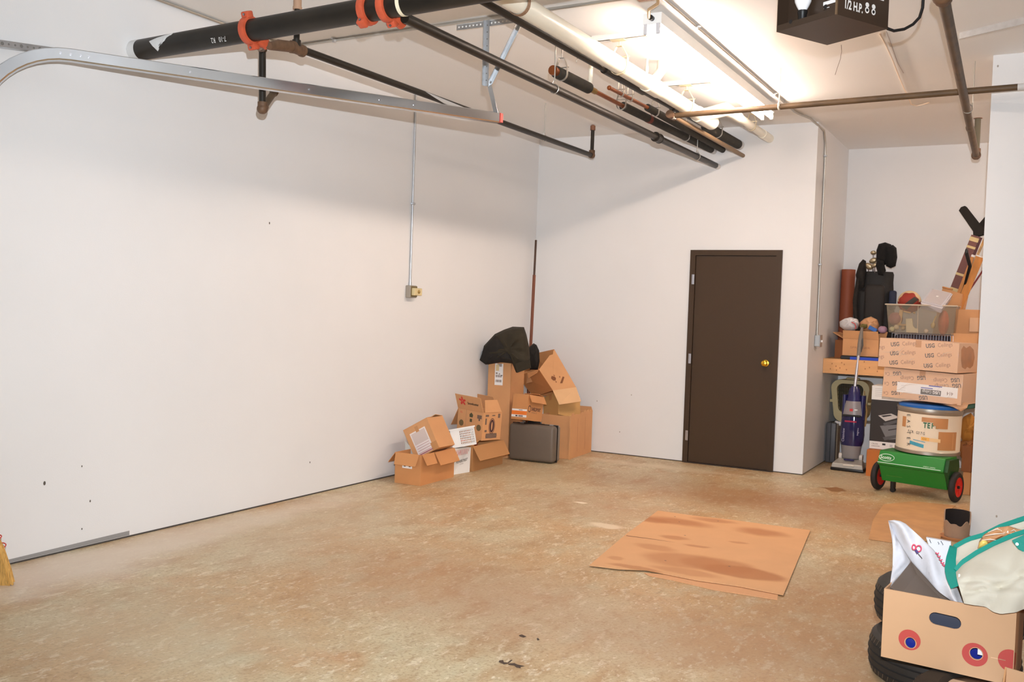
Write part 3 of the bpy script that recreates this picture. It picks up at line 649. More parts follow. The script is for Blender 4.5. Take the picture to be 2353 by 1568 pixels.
# strip light added behind the right wall, unseen, to brighten the alcove
fill_lr = thing('fluorescent_light', 'added twin tube strip light brightening the alcove, unseen behind the right wall', 'lamp', (0,0,0))
MB().box((5.64,8.2,HC-.105),(5.76,10.65,HC-.035)).build('housing', MATS['white_enamel'], fill_lr)
for yy in (8.7,10.2): MB().cyl((5.7,yy,HC-.035),(5.7,yy,HC),.02,n=12).build('mount', MATS['white_enamel'], fill_lr)
fill_tm = tm.copy(); fill_tm.name = 'fill_tube_alcove'; fill_tm.node_tree.nodes['Principled BSDF'].inputs['Emission Strength'].default_value = FILL_LAMP_E
tubes(fill_lr, 5.7, 8.21, 10.64, HC-.14, fill_tm)
# door track
tr = thing('door_track', 'shiny garage door track curving down at upper left, hung from a perforated strut', 'rail', (0,0,0))
e1 = V((1.722,5.545,2.797)); hd = V((-.5505,-.8348,.009))
nr_ = V((.8348,-.5505,0))
R_ = .45
line = [(0,0),(2.6,0)] + [(2.6 + R_*math.sin(a*PI/24), -R_*(1-math.cos(a*PI/24))) for a in range(1,13)] + [(2.6+R_, -R_-1.9)]
def trk(s, z, off, nz): 
    return e1 + hd*s + V((0,0,z)) + nr_*off
prof = [(-.022,.033),(.020,.033),(.026,.028),(.026,-.026),(.020,-.033),(-.006,-.037),(-.024,-.030),(-.024,-.027),(-.006,-.034),(.018,-.030),(.0235,-.025),(.0235,.0275),(.019,.0305),(-.022,.0305)]
rs_ = []
for i, (s, z) in enumerate(line):
    a = line[max(i-1,0)]; b = line[min(i+1,len(line)-1)]
    tx, tz = b[0]-a[0], b[1]-a[1]; l_ = math.hypot(tx,tz); nx, nz = -tz/l_, tx/l_
    rs_.append([trk(s + nx*h, z + nz*h, o_, 0) for o_, h in prof])
MB().rings(rs_, True).build('track', mat('track_steel', (205,208,212), .22, 1, var=.05, vscale=6), tr)
MB().box((-.016,-.012,-.03),(.03,.02,.03), Matrix.Translation(e1)).build('end_stop', mat('red_stop',(200,80,70),.6), tr)
for px, py in ((139,120),(163,122),(184,126),(202,128),(437,165),(710,206),(873,231),(953,242)):
    dmin = min(((trk(s_/100,0,.027,0)-P(px,py,X=trk(s_/100,0,.027,0).x)).length, s_) for s_ in range(0,290,1))
    c = trk(dmin[1]/100, 0, .026, 0); MB().cyl(c, c+nr_*.004, .006, n=8).build('rivet', steel, tr)
def angle(mb, a, b, w=.032, t=.003, n1=(1,0,0), n2=(0,1,0)):
    a, b = V(a), V(b); n1, n2 = V(n1), V(n2)
    mb.prism([a, a+n1*w, a+n1*w+n2*t, a+n1*t+n2*t, a+n1*t+n2*w, a+n2*w], b-a); return mb
hang = thing('track_hanger', 'perforated galvanised angle hanger holding the door track from the ceiling', 'bracket', (0,0,0))
ca, cb = V((1.46,5.41,HC)), V((1.92,5.41,HC))
pl = MB().box((ca.x,5.408,HC-.036),(cb.x,5.411,HC)).box((ca.x,5.411,HC-.003),(cb.x,5.44,HC)); pl.build('ceiling_angle', galv, hang)
for k in range(16): MB().cyl((ca.x+.02+k*.028,5.4078,HC-.018),(ca.x+.02+k*.028,5.4074,HC-.018),.006,n=8).build('punched_hole', white, hang)
vt_ = P(1121,48,Y=5.41); vb = e1 + V((-.02,-.02,.03)); mid = V((vt_.x+.002, 5.43, P(1131,200,Y=5.45).z))
angle(MB(), (vt_.x-.012,5.402,HC), mid-V((.012,.02,0)), .032, .003, (1,0,0), (0,-1,0)).build('strut', galv, hang)
angle(MB(), mid-V((.012,.0,-.04)), vb, .032, .003, (1,0,0), (0,1,0)).build('lower_strut', galv, hang)
dg = P(1196,55,Y=5.5); angle(MB(), (dg.x,5.5,HC), mid+V((.0,.01,0)), .034, .003, (.9,0,.4), (0,-1,0)).build('brace', galv, hang)
for k in range(9):
    c = V((vt_.x+.004,5.3985,HC)).lerp(mid-V((-.004,.0235,0)), (k+.7)/9.5); MB().cyl(c, c+V((0,-.0006,0)), .0045, n=8).build('punched_hole', mat('hole_dark',(120,116,110),.8), hang)
ps = thing('perforated_angle', 'punched galvanised angle fixed to the left wall behind the curved track', 'bracket', (0,0,0))
zA, zB = P(0,101,X=.02), P(128,119,X=.02)
vv = (zB-zA); zA2 = zA - vv*1.2
angle(MB(), zA2-V((0,0,.022)), zB-V((0,0,.022)), .044, .003, (0,0,1), (1,0,0)).build('angle_bar', galv, ps)
for k in range(9):
    c = zA.lerp(zB, (k+.3)/9) + V((.0,0,.004)); MB().cyl((.0232,c.y,c.z),(.0236,c.y,c.z),.006 if k % 3 else .01,n=8).build('punched_hole', MATS['hole_dark'], ps)

# garage door opener
op_o = P(1921.6,32.7,Z=2.95)
op = thing('door_opener', 'dark brown garage door opener box with bare bulb hanging at top right', 'opener', Matrix.Translation(op_o) @ Matrix.Rotation(math.radians(61),4,'Z'))
W_, D_, H_ = .375, .365, .30
opm = mat('brown_enamel', (70,54,42), .38, .3)
# local x: along the lettered side (right face, y=0), local y: along the bulb side (left face, x=0)
MB().box((0,0,0),(W_,D_,.004)).box((0,0,.004),(W_,.004,H_)).box((0,D_-.004,.004),(W_,D_,H_)).box((W_-.004,.004,.004),(W_,D_-.004,H_)).box((.004,.004,H_-.004),(W_-.004,D_-.004,H_)).box((.075,.004,.004),(.079,D_-.004,H_-.004)).box((0,.004,.004),(.004,D_-.004,.03)).build('casing', opm, op)
MB().box((-.002,-.002,0),(.006,.006,H_)).build('corner_trim', mat('bronze_edge',(140,116,90),.4,.6), op)
bx, by = .036, .235
MB().lathe([(.001,.02),(.02,.022),(.021,.06),(.024,.07),(.024,.08),(.001,.08)], (bx,by,.0), (0,0,1), 18).build('lamp_socket', blackpl, op, smooth=True)
MB().lathe([(.018,.0),(.019,.015),(.03,.035),(.039,.055),(.041,.07),(.036,.088),(.021,.1),(.001,.104)], (bx,by,.066), (0,0,1), 20).build('light_bulb', mat('white_glass_bulb',(246,244,244),.18), op, smooth=True)
f_l = (V((.0785,D_,0)), V((0,-1,0)), V((0,0,1)))
for k, (a, b, c, d) in enumerate(((.225,.15,.315,.156),(.222,.118,.315,.142),(.222,.088,.314,.105),(.225,.072,.26,.075))):
    flat(rect(a,b,c,d), (.0745,D_,0), (0,-1,0), (0,0,1), paper, op, 'warning_sticker')
flat(rect(.222,.132,.315,.1345), (.0742,D_,0), (0,-1,0), (0,0,1), ink, op, 'warning_sticker')
for a, b in ((.30,.05),(.09,.03)): flat(ell(a,b,.012,.012,6), (-.0002,D_,0), (0,-1,0), (0,0,1), blackpl, op, 'bolt_hole')
tw = mat('white_lettering', (240,236,230), .5)
text('1/2 H.P.', .058, (.05,0,.04), (1,0,0), (0,0,1), tw, op, bold=.03, sx=.72)
text('Lift-Master', .075, (.075,0,.156), (1,0,0), (0,0,1), tw, op, bold=.02, sx=.78)
flat(rect(.09,.126,.335,.146), (0,0,0), (1,0,0), (0,0,1), tw, op, 'name_strip')
text('PROFESSIONAL', .017, (.2,0,.130), (1,0,0), (0,0,1), opm, op, align='CENTER', lift=.0012, sx=1.5)
for cx_ in (.215,.262):
    mb = MB(); ringmesh(mb, cx_, .06, .015, .015, .007, (0,0,0),(1,0,0),(0,0,1)); mb.build('dial_mark', tw, op)
    flat(ell(cx_,.085,.014,.012,8), (0,0,0),(1,0,0),(0,0,1), tw, op, 'dial_mark')
    MB().cyl((cx_,-.004,.06),(cx_,.002,.06),.006,n=10).build('adjust_knob', blackpl, op)
MB().rbox((W_-.0,.02,.11),(W_+.012,.2,H_),.003,1).build('rear_cover', mat('green_black_plastic',(30,36,34),.4), op)
for x in (.03, W_-.03):
    for y in (.05, D_-.05): MB().box((x-.014,y-.0015,H_),(x+.014,y+.0015,HC-2.95)).build('hanger_strap', galv, op)
MB().box((-.42,.15,.2),(.0,.19,.235)).build('drive_rail', galv, op)
cbl = [P(2033,60,Y=5.02), P(2040,66,Y=5.03), P(2054,71,Y=5.05), P(2078,67,Y=5.07), P(2098,56,Y=5.09), P(2113,40,Y=5.1), P(2120,18,Y=5.1), P(2122,-10,Y=5.1)]
cbl.append(V((cbl[-1].x, cbl[-1].y, HC-.001)))
cc = tag(MB().tube([cbl[0].lerp(cbl[1],0)] + cbl[1:], .0075, 10).build('power_cord', blackpl, None, smooth=True), 'black power cord looping from the opener box up to the ceiling', 'cord')
MB().tube([P(1933,103,Y=5.0), P(1934,118,Y=5.0), P(1931,136,Y=5.0), P(1924,156,Y=5.0), P(1919,172,Y=5.0)], .0012, 5).build('pull_string', mat('dark_string',(110,84,70),.8), None)
tag(bpy.data.objects['pull_string'], 'thin dark string hanging loose below the opener box', 'string')
wc = [P(2022,78,Z=HC-.008), P(2034,100,Z=HC-.008), P(2052,140,Z=HC-.008), P(2064,172,Z=HC-.008), P(2078,205,Z=HC-.008), P(2090,230,Z=HC-.008), P(2094,240,Z=HC-.012), P(2106,243,Z=HC-.012), P(2122,240,Z=HC-.012), P(2135,236,Z=HC-.008)]
tag(MB().tube(wc, .006, 8).build('loose_cable', mat('white_cord',(244,226,206),.5), None, smooth=True), 'thin white cord running across the ceiling and ending in a curl', 'cord')
hc = [P(2037,72,Z=HC-.003), P(2050,108,Z=HC-.003), P(2063,145,Z=HC-.003), P(2076,168,Z=HC-.003)]
tag(MB().tube(hc, .002, 6).build('thin_wire', mat('grey_wire',(176,156,144),.6), None), 'hair-thin grey wire lying along the ceiling beside the white cord', 'wire')
wbk = thing('ceiling_bracket', 'white angle strip fixed to the ceiling at far upper right', 'bracket', (0,0,0))
aa, bb = P(2210,88,Z=HC-.03), P(2353,54,Z=HC-.03); bb = aa.lerp(bb, 1.6)
dd = (bb-aa).normalized(); pn = dd.cross(V((0,0,1)))
MB().hexa([aa-pn*.025, bb-pn*.025, bb+pn*.025, aa+pn*.025, aa-pn*.025+V((0,0,.03)), bb-pn*.025+V((0,0,.03)), bb+pn*.025+V((0,0,.03)), aa+pn*.025+V((0,0,.03))]).build('strip', white, wbk)
MB().hexa([aa+pn*.0251-V((0,0,.01)), bb+pn*.0251-V((0,0,.01)), bb+pn*.028-V((0,0,.01)), aa+pn*.028-V((0,0,.01)), aa+pn*.0251+V((0,0,.03)), bb+pn*.0251+V((0,0,.03)), bb+pn*.028+V((0,0,.03)), aa+pn*.028+V((0,0,.03))]).build('lip', galv, wbk)

# ---------------------------------------------------------------- cardboard on the floor
def floor_sheet(name, label, pts, z0, m, t=.004, lifts=None):
    w = [P(x, y, Z=z0) for x, y in pts]
    c = sum(w, V())/len(w); root = thing(name, label, 'cardboard sheet', (c.x,c.y,0)); L = lifts or [0]*len(w)
    loc = [V((p.x-c.x,p.y-c.y,z0+l)) for p, l in zip(w, L)]
    MB().prism(loc, (0,0,t)).build('cardboard', m, root); return root, c
mc = mat('floor_mat_cardboard', (216,164,116), .7, var=.04, vscale=4)
low, c_ = floor_sheet('cardboard_sheet', 'brown under-sheet peeking out below the stained cardboard mat, near edge', ((1480,1318),(1700,1338),(1790,1350),(1786,1380),(1640,1357),(1560,1338),(1490,1324)), .001, mat('under_cardboard',(216,160,114),.75), .004)
top, ctr = floor_sheet('cardboard_sheet', 'big flattened cardboard mat with oily stains on the concrete floor', ((1354,1301),(1440,1228),(1512,1175),(1590,1186),(1680,1196),(1770,1208),(1862,1220),(1800,1369),(1700,1349),(1600,1335),(1486,1312),(1420,1309)), .008, mc, .004)
def mbl(px, py, rx, ry, k, soft=.35, c=(176,112,64)):
    p = P(px, py, Z=.01); return (p.x-ctr.x, p.y-ctr.y, rx, ry, c, k, soft)
add_blobs(mc, [mbl(1560,1200,.22,.10,.8,.5), mbl(1500,1196,.12,.07,.8,.5), mbl(1640,1197,.14,.06,.6,.5), mbl(1750,1224,.16,.10,.75,.5), mbl(1505,1259,.13,.07,.45), mbl(1550,1237,.09,.05,.6), mbl(1575,1290,.26,.17,.55,.25), mbl(1650,1300,.22,.16,.6,.25), mbl(1710,1317,.24,.13,.85,.18), mbl(1600,1256,.08,.03,.6), mbl(1695,1248,.06,.03,.5), mbl(1460,1306,.16,.04,.6), mbl(1415,1284,.05,.04,.4), mbl(1575,1315,.2,.06,.45)], 5, .045)
s1, s2_, s3 = P(1440,1231,Z=.0125), P(1500,1239,Z=.0125), P(1556,1248,Z=.0125)
o_ = top.location
nn = []
for p, h in ((s1,.004),(s2_,.0035),(s3,.001)): nn += [V((p.x-ctr.x,p.y-ctr.y,p.z)), ]
MB().add([nn[0], nn[1], nn[2], nn[1]-V((0,.012,0)), nn[0]-V((0,.014,0))], [(0,4,3,1),(1,3,2)]).build('torn_crease_shade', mat('crease_shadow',(120,76,44),.9), top)  # flat dark strip paints the shade along the crease
for px, py in ((1561,1200),(1574,1231),(1529,1289),(1676,1302),(1551,1188),(1650,1198)):
    p = P(px, py, Z=.0125); MB().add([(p.x-ctr.x+x,p.y-ctr.y+y,.0128) for x, y in ell(0,0,.008,.006,6)], [tuple(range(6))]).build('spot', gap, top)
floor_sheet('cardboard_sheet', 'brown cardboard sheet on the floor between the spreader and the clay pot', ((2030,1160),(2100,1153),(2196,1163),(2184,1172),(2170,1200),(2161,1241),(2060,1250),(1996,1240),(2006,1196)), .002, mat('brown_sheet_cardboard',(190,142,94),.65,var=.14,vscale=5), .003)

# ---------------------------------------------------------------- the pile in the back corner
cA, dA = carton('open_carton', 'open brown carton nearest the camera in the corner pile, flaps out, small white label', pose((.199,6.605,0),1.5), (.262,.545,.262), kraft2,
    flaps=(('front',.105,158,.02,.93,.012),('right',.10,152,.03,.36,.01),('right',.125,150,.39,.99,.004),('left',.12,140,0,1,.01)))
F = Face(cA, dA, 'front'); F.rect(.075,.135,.175,.172,paper); 
for k in range(2): F.rect(.09+.05*k,.148,.11+.05*k,.158,inkg,'printed_mark',.0009)
tag(MB().hexa([P(930,1013,Y=6.85), P(955,1040,Y=6.82), P(955,1075,Y=6.82), P(933,1075,Y=6.85), P(930,1013,Y=6.87), P(955,1040,Y=6.84), P(955,1075,Y=6.84), P(933,1075,Y=6.87)]).build('foam_board', mat('pale_foam',(206,206,200),.6)), 'pale grey foam board standing in the front open carton', 'board')
cB, dB = carton('tilted_carton', 'brown carton with big white shipping label, tipped sideways into the front open carton', pose((.267,6.813,.175),3.8,-29.5,-1.1), (.267,.272,.28), kraft, open_top=True,
    flaps=(('front',.11,-88,0,1,0),('back',.11,-80,0,1,0),))
F = Face(cB, dB, 'front'); F.rect(.045,.012,.215,.225,mat('label_white',(238,226,220),.5)); F.rect(.055,.11,.205,.215,mat('label_window',(214,196,188),.3),lift=.0009)
for k in range(4): F.rect(.06,.03+.021*k,.2,.033+.021*k,mat('label_red',(170,90,96),.6),'printed_line',.0012)
F.rect(.055,.015,.205,.024,MATS['label_red'],'printed_line',.0012); F.rect(.115,.21,.15,.262,tape,'packing_tape',.0012); F.rect(.2,0,.267,.07,tape,'packing_tape',.0009)
# white printed carton and the flap carton behind it
wc_ = thing('white_carton', 'white carton with red printed lines and black lettering, second along the corner pile', 'cardboard box', pose((.30,7.225,0),0))
MB().hexa([(.0,0,0),(.085,0,0),(.125,.235,0),(.0,.235,0),(.0,-.02,.243),(.105,-.02,.243),(.115,.262,.226),(0,.262,.226)]).build('box_body', white, wc_)
for k in range(10):
    y = .03+.022*k; MB().hexa([(.1085+.0004*k,y,.222-.004*(k%3)),(.1095+.0004*k,y,.222),(.1095+.0004*k,y+.004,.222),(.1085+.0004*k,y+.004,.222),(.1045+.0006*k,y,.17+.01*(k%4)),(.1055+.0006*k,y,.17),(.1055+.0006*k,y+.004,.17),(.1045+.0006*k,y+.004,.17)]).build('printed_line', redink, wc_)
text('POWERSTREET', .034, (.1005,.03,.10), (.1,.99,.09), (.12,0,.99), ink, wc_, bold=.02, sx=.72, lift=.006)
text('SYSTEMS', .014, (.1005,.09,.082), (.1,.99,.09), (.12,0,.99), inkg, wc_, lift=.006)
cC, dC = carton('open_carton', 'open brown carton holding an orange packet, long flap folded out, under the printed moving box', pose((.06,7.49,0),0), (.375,.565,.235), mat('deep_kraft',(186,134,84),.75),  # deeper brown kraft on all sides of this carton
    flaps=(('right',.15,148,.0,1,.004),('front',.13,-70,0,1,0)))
tag(MB().rbox((0,0,0),(.16,.2,.05),.004,1,pose((.21,7.53,.235),12,8,-6)).build('orange_packet', mat('orange_box',(236,110,56),.5)), 'orange and white flat packet lying on the open carton', 'packet')
o_ = bpy.data.objects['orange_packet']; flat(rect(-.0,0,.16,.03), pose((.21,7.53,.235),12,8,-6) @ V((0,0,0)), pose((0,0,0),12,8,-6) @ V((1,0,0)), pose((0,0,0),12,8,-6) @ V((0,0,1)), paper, o_, 'white_stripe')
o_['category'] = 'packet'
# laundry basket
bM = Matrix.Translation(P(1040,1031,Y=7.22)) @ Matrix.Rotation(math.radians(48),4,'Z') @ Matrix.Rotation(math.radians(-9),4,'Y') @ Matrix.Rotation(math.radians(-10),4,'X')
bk = thing('plastic_basket', 'white plastic basket with a grid of square holes, tipped between the cartons', 'basket', bM)
bw, bh, bd = .23, .165, .16
bmb = MB().box((0,.004,0),(bw,bd,.004)).box((0,0,0),(.004,bd,bh)).box((bw-.004,0,0),(bw,bd,bh)).box((-.008,-.008,bh-.006),(bw+.008,.004,bh+.006)).box((-.008,bd-.004,bh-.006),(bw+.008,bd+.008,bh+.006)).box((-.008,0,bh-.006),(.004,bd,bh+.006)).box((bw-.004,0,bh-.006),(bw+.008,bd,bh+.006))
nx, nz, x0, x1, z0, z1 = 9, 6, .085, .215, .022, .145
bmb.box((0,0,0),(x0,.004,bh)).box((x1,0,0),(bw,.004,bh)).box((x0,0,0),(x1,.004,z0)).box((x0,0,z1),(x1,.004,bh))
for i in range(nx + 1):
    x = x0 + (x1-x0)*i/nx; bmb.box((x-.0032,0,z0),(x+.0032,.004,z1))
for k in range(nz + 1):
    z = z0 + (z1-z0)*k/nz; bmb.box((x0,0,z-.0036),(x1,.004,z+.0036))
bmb.build('basket_body', white, bk)
# printed moving box
cM_, dM = carton('moving_box', 'brown moving box printed with logos, flaps up, on the open carton against the wall', pose((.094,7.735,.283),-13.3,2.5,-1.6), (.34,.255,.266), kraft,
    flaps=(('front',.15,22,0,1,.0),('back',.14,-18,.2,1,.03),('right',.12,-22,.05,.95,.03),('left',.2,152,0,1,.01)))
F = Face(cM_, dM, 'front')
F.rect(.112,.0,.114,.27,inkg,'printed_line')
for x, z in ((.055,.13),(.29,.115)): F.ring(x,z,.03,.03,.03,mat('faded_green_ink',(110,92,58),.7),'printed_seal')
F.poly([(.16,.2),(.2,.2),(.205,.225),(.18,.245),(.155,.225)],mat('green_ink',(82,78,50),.7)); F.rect(.165,.155,.195,.185,MATS['green_ink'],'printed_mark'); F.rect(.26,.2,.32,.235,inkg,'printed_mark')
F.rect(.28,.18,.3,.2,inkg,'printed_mark'); F.text('XL', .026, .03,.225, redink); F.rect(.155,.1,.2,.11,inkg,'printed_mark')
F = Face(cM_, dM, 'right'); pin = mat('plum_ink',(70,40,44),.7)
F.ring(.125,.135,.042,.075,.006,pin); F.ring(.125,.135,.032,.062,.022,pin); F.rect(.05,.02,.2,.065,inkg,'printed_panel'); F.ring(.125,.0425,.078,.024,.002,pin,'printed_ring')
for a, b, c, d in ((.03,.225,.075,.245),(.03,.15,.05,.21),(.03,.08,.06,.1),(.12,.23,.16,.24),(.2,.21,.23,.25)): F.rect(a,b,c,d,inkg,'printed_mark')
# lettering on the raised front flap
fu = V((0,-math.sin(math.radians(22)),math.cos(math.radians(22)))); fo = V((0,-.0066,.266))
for k in range(5):
    a = 2*PI*k/5+.3; flat(ell(.085+.026*math.cos(a),.085+.026*math.sin(a),.022,.012,10,a), fo, (1,0,0), fu, redink, cM_, 'printed_flower')
text('Snowbuster', .036, fo+V((.15,0,0))+fu*.06, (1,0,0), fu, ink, cM_, bold=.02, sx=.85, lift=.001)
# tall narrow carton
tM = pose((.052,8.375,0),6)
cT, dT = carton('tall_carton', 'tall narrow brown carton with a white barcode label, standing against the left wall', tM, (.25,.36,.985), kraft, open_top=False)
F = Face(cT, dT, 'front'); F.rect(.075,.735,.165,.955,paper)
for k in range(7):
    F.rect(.085+.010*k,.845-.03,.085+.010*k+.005+.002*(k%2),.845-.005,inkg,'barcode',.0009); F.rect(.085+.010*k,.765,.085+.010*k+.004+.002*(k%3),.79,inkg,'barcode',.0009)
F.rect(.085,.85,.105,.862,inkg,'printed_mark',.0009); F.rect(.12,.845,.132,.855,inkg,'printed_mark',.0009); F.rect(.085,.88,.12,.945,mat('yellowed',(226,200,150),.6),'printed_mark',.0009); F.poly(ell(.153,.835,.006,.006,10),ink,lift=.0012)
# black cloth bag on it
ol = [P(x, y, Y=8.36) for x, y in ((1102,828),(1104,810),(1111,796),(1137,768),(1158,758),(1178,751),(1204,752),(1210,770),(1216,798),(1218,822),(1216,846),(1200,852),(1186,857),(1182,836),(1150,833),(1122,838))]
bag = tag(inflate(ol, (.5,-.87,.1), .14, .12, 3, .14).build('black_bag', mat('olive_black_cloth',(46,38,22),.85,bump=.35,bscale=22), None, smooth=True, ang=1.2), 'dark olive-black cloth bag draped over the tall carton', 'bag')
ol2 = [P(x, y, Y=8.25) for x, y in ((1184,836),(1216,826),(1219,846),(1188,857))]
MB().prism(ol2, (0,.012,0)).build('hanging_corner', MATS['olive_black_cloth'], bag)
ol3 = [P(x, y, Y=8.28) for x, y in ((1102,828),(1112,800),(1138,772),(1170,800),(1185,832),(1150,833),(1116,838))]
inflate(ol3, (.5,-.87,.1), .05, .05, 5, .2).build('lower_fold', blackcloth, bag, smooth=True, ang=1.2)
tag(inflate([P(x, y, Y=9.05) for x, y in ((1214,800),(1226,789),(1233,793),(1239,806),(1240,830),(1236,850),(1218,850))], (.3,-.9,0), .06, .06, 4, .1).build('cloth_bundle', blackcloth, None, smooth=True, ang=1.2), 'rounded black cloth bundle behind the brown pole in the corner', 'bundle')
# rods and pole
tag(MB().tube([(P(1152,760,Y=8.8).x,8.8,.0), P(1152,760,Y=8.8), P(1152.5,715,Y=8.8), P(1154,668,Y=8.8), P(1155,662,Y=8.8)], [.0045,.0045,.0035,.002,.002], 8).build('antenna_rod', mat('grey_rod',(140,136,140),.4,.6), None, smooth=True), 'thicker, taller grey rod standing behind the black bag', 'rod')
tag(MB().tube([(P(1156,760,Y=8.85).x,8.85,.0), P(1156,760,Y=8.85), P(1159,700,Y=8.85), P(1160,695,Y=8.85)], [.002,.002,.0016,.0016], 8).build('antenna_rod', MATS['grey_rod'], None, smooth=True), 'hair-thin shorter rod beside the taller one, behind the black bag', 'rod')
pt_, pb_ = P(1231.5,552,Y=9.30), P(1219,805,Y=9.22); pe_ = pt_.lerp(pb_, 1.86)
pl_ = thing('wooden_pole', 'tall dark brown wooden pole leaning in the room corner', 'pole', (0,0,0))
pm_ = pt_.lerp(pb_, .33)
MB().cyl(pt_, pm_, .012, n=10).build('upper_length', mat('dark_pole',(72,44,26),.5), pl_, smooth=True)
MB().cyl(pm_-(pb_-pt_)*.012, pe_, .017, n=10).build('lower_length', mat('red_brown_pole',(118,62,34),.5,var=.15,vscale=10,stretch=(8,8,.6)), pl_, smooth=True)
# big torn box
cG, dG = carton('big_carton', 'large torn open carton on the floor at the back wall', pose((.5,8.739,0),3.7), (.325,.617,.44), kraft,
    flaps=(('back',.05,6,0,1,.02),))
for k in range(7):
    y = .05+.083*k; h = (.03,.012,.004,.02,.035,.03,.022)[k]
    MB().prism([(.3215,y-.045,.44),(.3215,y+.045,.44),(.3215,y+.03,.44+h),(.3215,y-.03,.44+h*.8)], (.0035,0,0)).build('torn_edge', kraft, cG)
MB().box((.325-.004,-.03,.0),(.335,.0,.448)).build('glue_flap', kraft, cG)
for a in (.31,.66): Face(cG, dG, 'right').rect(a*.617,.06,a*.617+.004,.4,kraftD,'crease')
# carton inside it, and the leaning one
cI, dI = carton('inner_carton', 'plain tan carton stuck at an angle inside the large torn carton', pose((.418,8.941,.351),-23,-20,-12), (.25,.3,.25), mat('tan_kraft',(206,158,96),.75), open_top=False)
ox = V((.557,8.85,.681))
cL = thing('leaning_carton', 'open carton with dark printed marks leaning over the large torn carton, flap hanging', 'cardboard box', Matrix.Translation(ox))
LP = lambda x, y, Y: P(x, y, Y=Y) - ox
TLc, TRc, BRc, BLc = LP(1238.4,849.8,8.86), LP(1273.5,803,9.12), LP(1323.5,890,9.10), LP(1270,897.6,8.85)
TLd, TRd, BRd, BLd = LP(1188,863,8.97), LP(1219,815,9.22), LP(1275,908,9.26), LP(1226,913,8.97)
def slab(name, pts, t, m): return MB().prism(pts, V(t)).build(name, m, cL)
nF = (BRc-BLc).cross(TLc-BLc).normalized(); nF = nF if nF.y < 0 else -nF
slab('printed_side', (BLc, BRc, TRc.lerp(BRc,.02), TRc.lerp(TLc,.05), TRc.lerp(TLc,.16)+(BRc-TRc)*.05, TRc.lerp(TLc,.3), TLc), -nF*.004, kraft)
slab('near_side', (BLc, TLc, TLd, BLd), (.003,.003,0), mat('painted_shade_kraft',(190,126,74),.8))  # darker kraft puts this side's shade into its colour
slab('far_side', (BRc, TRc, TRd, BRd), (-.002,-.003,0), kraft2)
slab('wall_side', (BLd, BRd, TRd, TLd), nF*.004, kraft2)
MB().prism([LP(1270,897.6,8.84), LP(1323.5,890,9.06), LP(1335,923,9.0), LP(1285,930.5,8.77)], (0,.004,0)).build('flap', kraftL, cL)
MB().prism([LP(1211.6,857.5,8.87), LP(1238,849.5,8.855), LP(1234,858,8.8), LP(1214,870,8.8)], (0,.004,0)).build('flap', kraft2, cL)
MB().prism([LP(1211,862,8.86), LP(1215,861,8.84), LP(1223,878,8.84), LP(1209,882,8.86)], (0,.004,0)).build('inner_flap', kraft, cL)
fu_, fv_ = (BRc-BLc), (TLc-BLc)
def lpt(a, b): return BLc + fu_*a + fv_*b + nF*.011
for pts in ([(.25,.42),(.22,.52),(.30,.62),(.40,.58),(.42,.5),(.34,.4)], [(.40,.60),(.44,.60),(.43,.66),(.39,.66)], [(.62,.70),(.66,.70),(.66,.76),(.61,.76)], [(.45,.25),(.55,.25),(.78,.5),(.72,.53)], [(.56,.5),(.60,.5),(.63,.57),(.6,.57)], [(.3,.3),(.33,.3),(.35,.36),(.31,.36)]):
    MB().add([lpt(a, b) for a, b in pts], [tuple(range(len(pts)))]).build('printed_mark', mat('brown_ink',(128,76,42),.8), cL)
# small printed carton on the suitcase
cS, dS = carton('small_carton', 'small carton with an orange and white label and dark lettering, on the grey suitcase', pose((.383,8.292,.418),-6.8,-1.5,-9), (.183,.275,.255), kraft2,
    flaps=(('right',.085,150,.04,1,.002),('back',.1,-80,0,1,0)))
MB().box((.002,.002,.249),(.181,.273,.252)).build('closed_flap', kraft, cS)
F = Face(cS, dS, 'front'); F.rect(0,.025,.183,.105,paper); F.rect(.0,.048,.183,.087,orangeink,'printed_band',.0009); F.rect(.05,.03,.075,.042,ink,'barcode',.0009); F.rect(.085,.03,.14,.042,inkg,'barcode',.0009); F.rect(.085,.093,.13,.099,inkg,'printed_mark',.0009)
F = Face(cS, dS, 'right'); F.ring(.04,.115,.026,.034,.008,pin,'printed_ring'); F.text('SHIELDPORT', .046, .075,.1, pin, bold=.03, sx=.62); F.text('SUPPLIES LTD', .016, .08,.076, inkg)
# suitcase
sc = thing('hard_suitcase', 'dark grey hard shell suitcase standing on the floor in front of the large carton', 'suitcase', pose((.35,8.31,0),4.5))
shell = mat('grey_shell', (104,92,80), .5, bump=.05, bscale=200)
MB().rbox((0,0,.008),(.49,.11,.372),.035,4).build('front_shell', shell, sc, smooth=True)
MB().rbox((.0,.105,.008),(.49,.185,.372),.03,4).build('back_shell', mat('grey_shell_back',(128,116,104),.5), sc, smooth=True)
MB().rbox((-.002,.098,.006),(.492,.108,.374),.004,1).build('rim', blackpl, sc)
MB().tube([(.16,.1,.372),(.17,.1,.39),(.3,.1,.39),(.31,.1,.372)], .009, 8).box((.13,.09,.37),(.34,.115,.378)).build('handle', blackpl, sc)
for x in (.08,.40): MB().rbox((x,.092,.36),(x+.04,.112,.379),.003,1).build('latch', galv, sc)

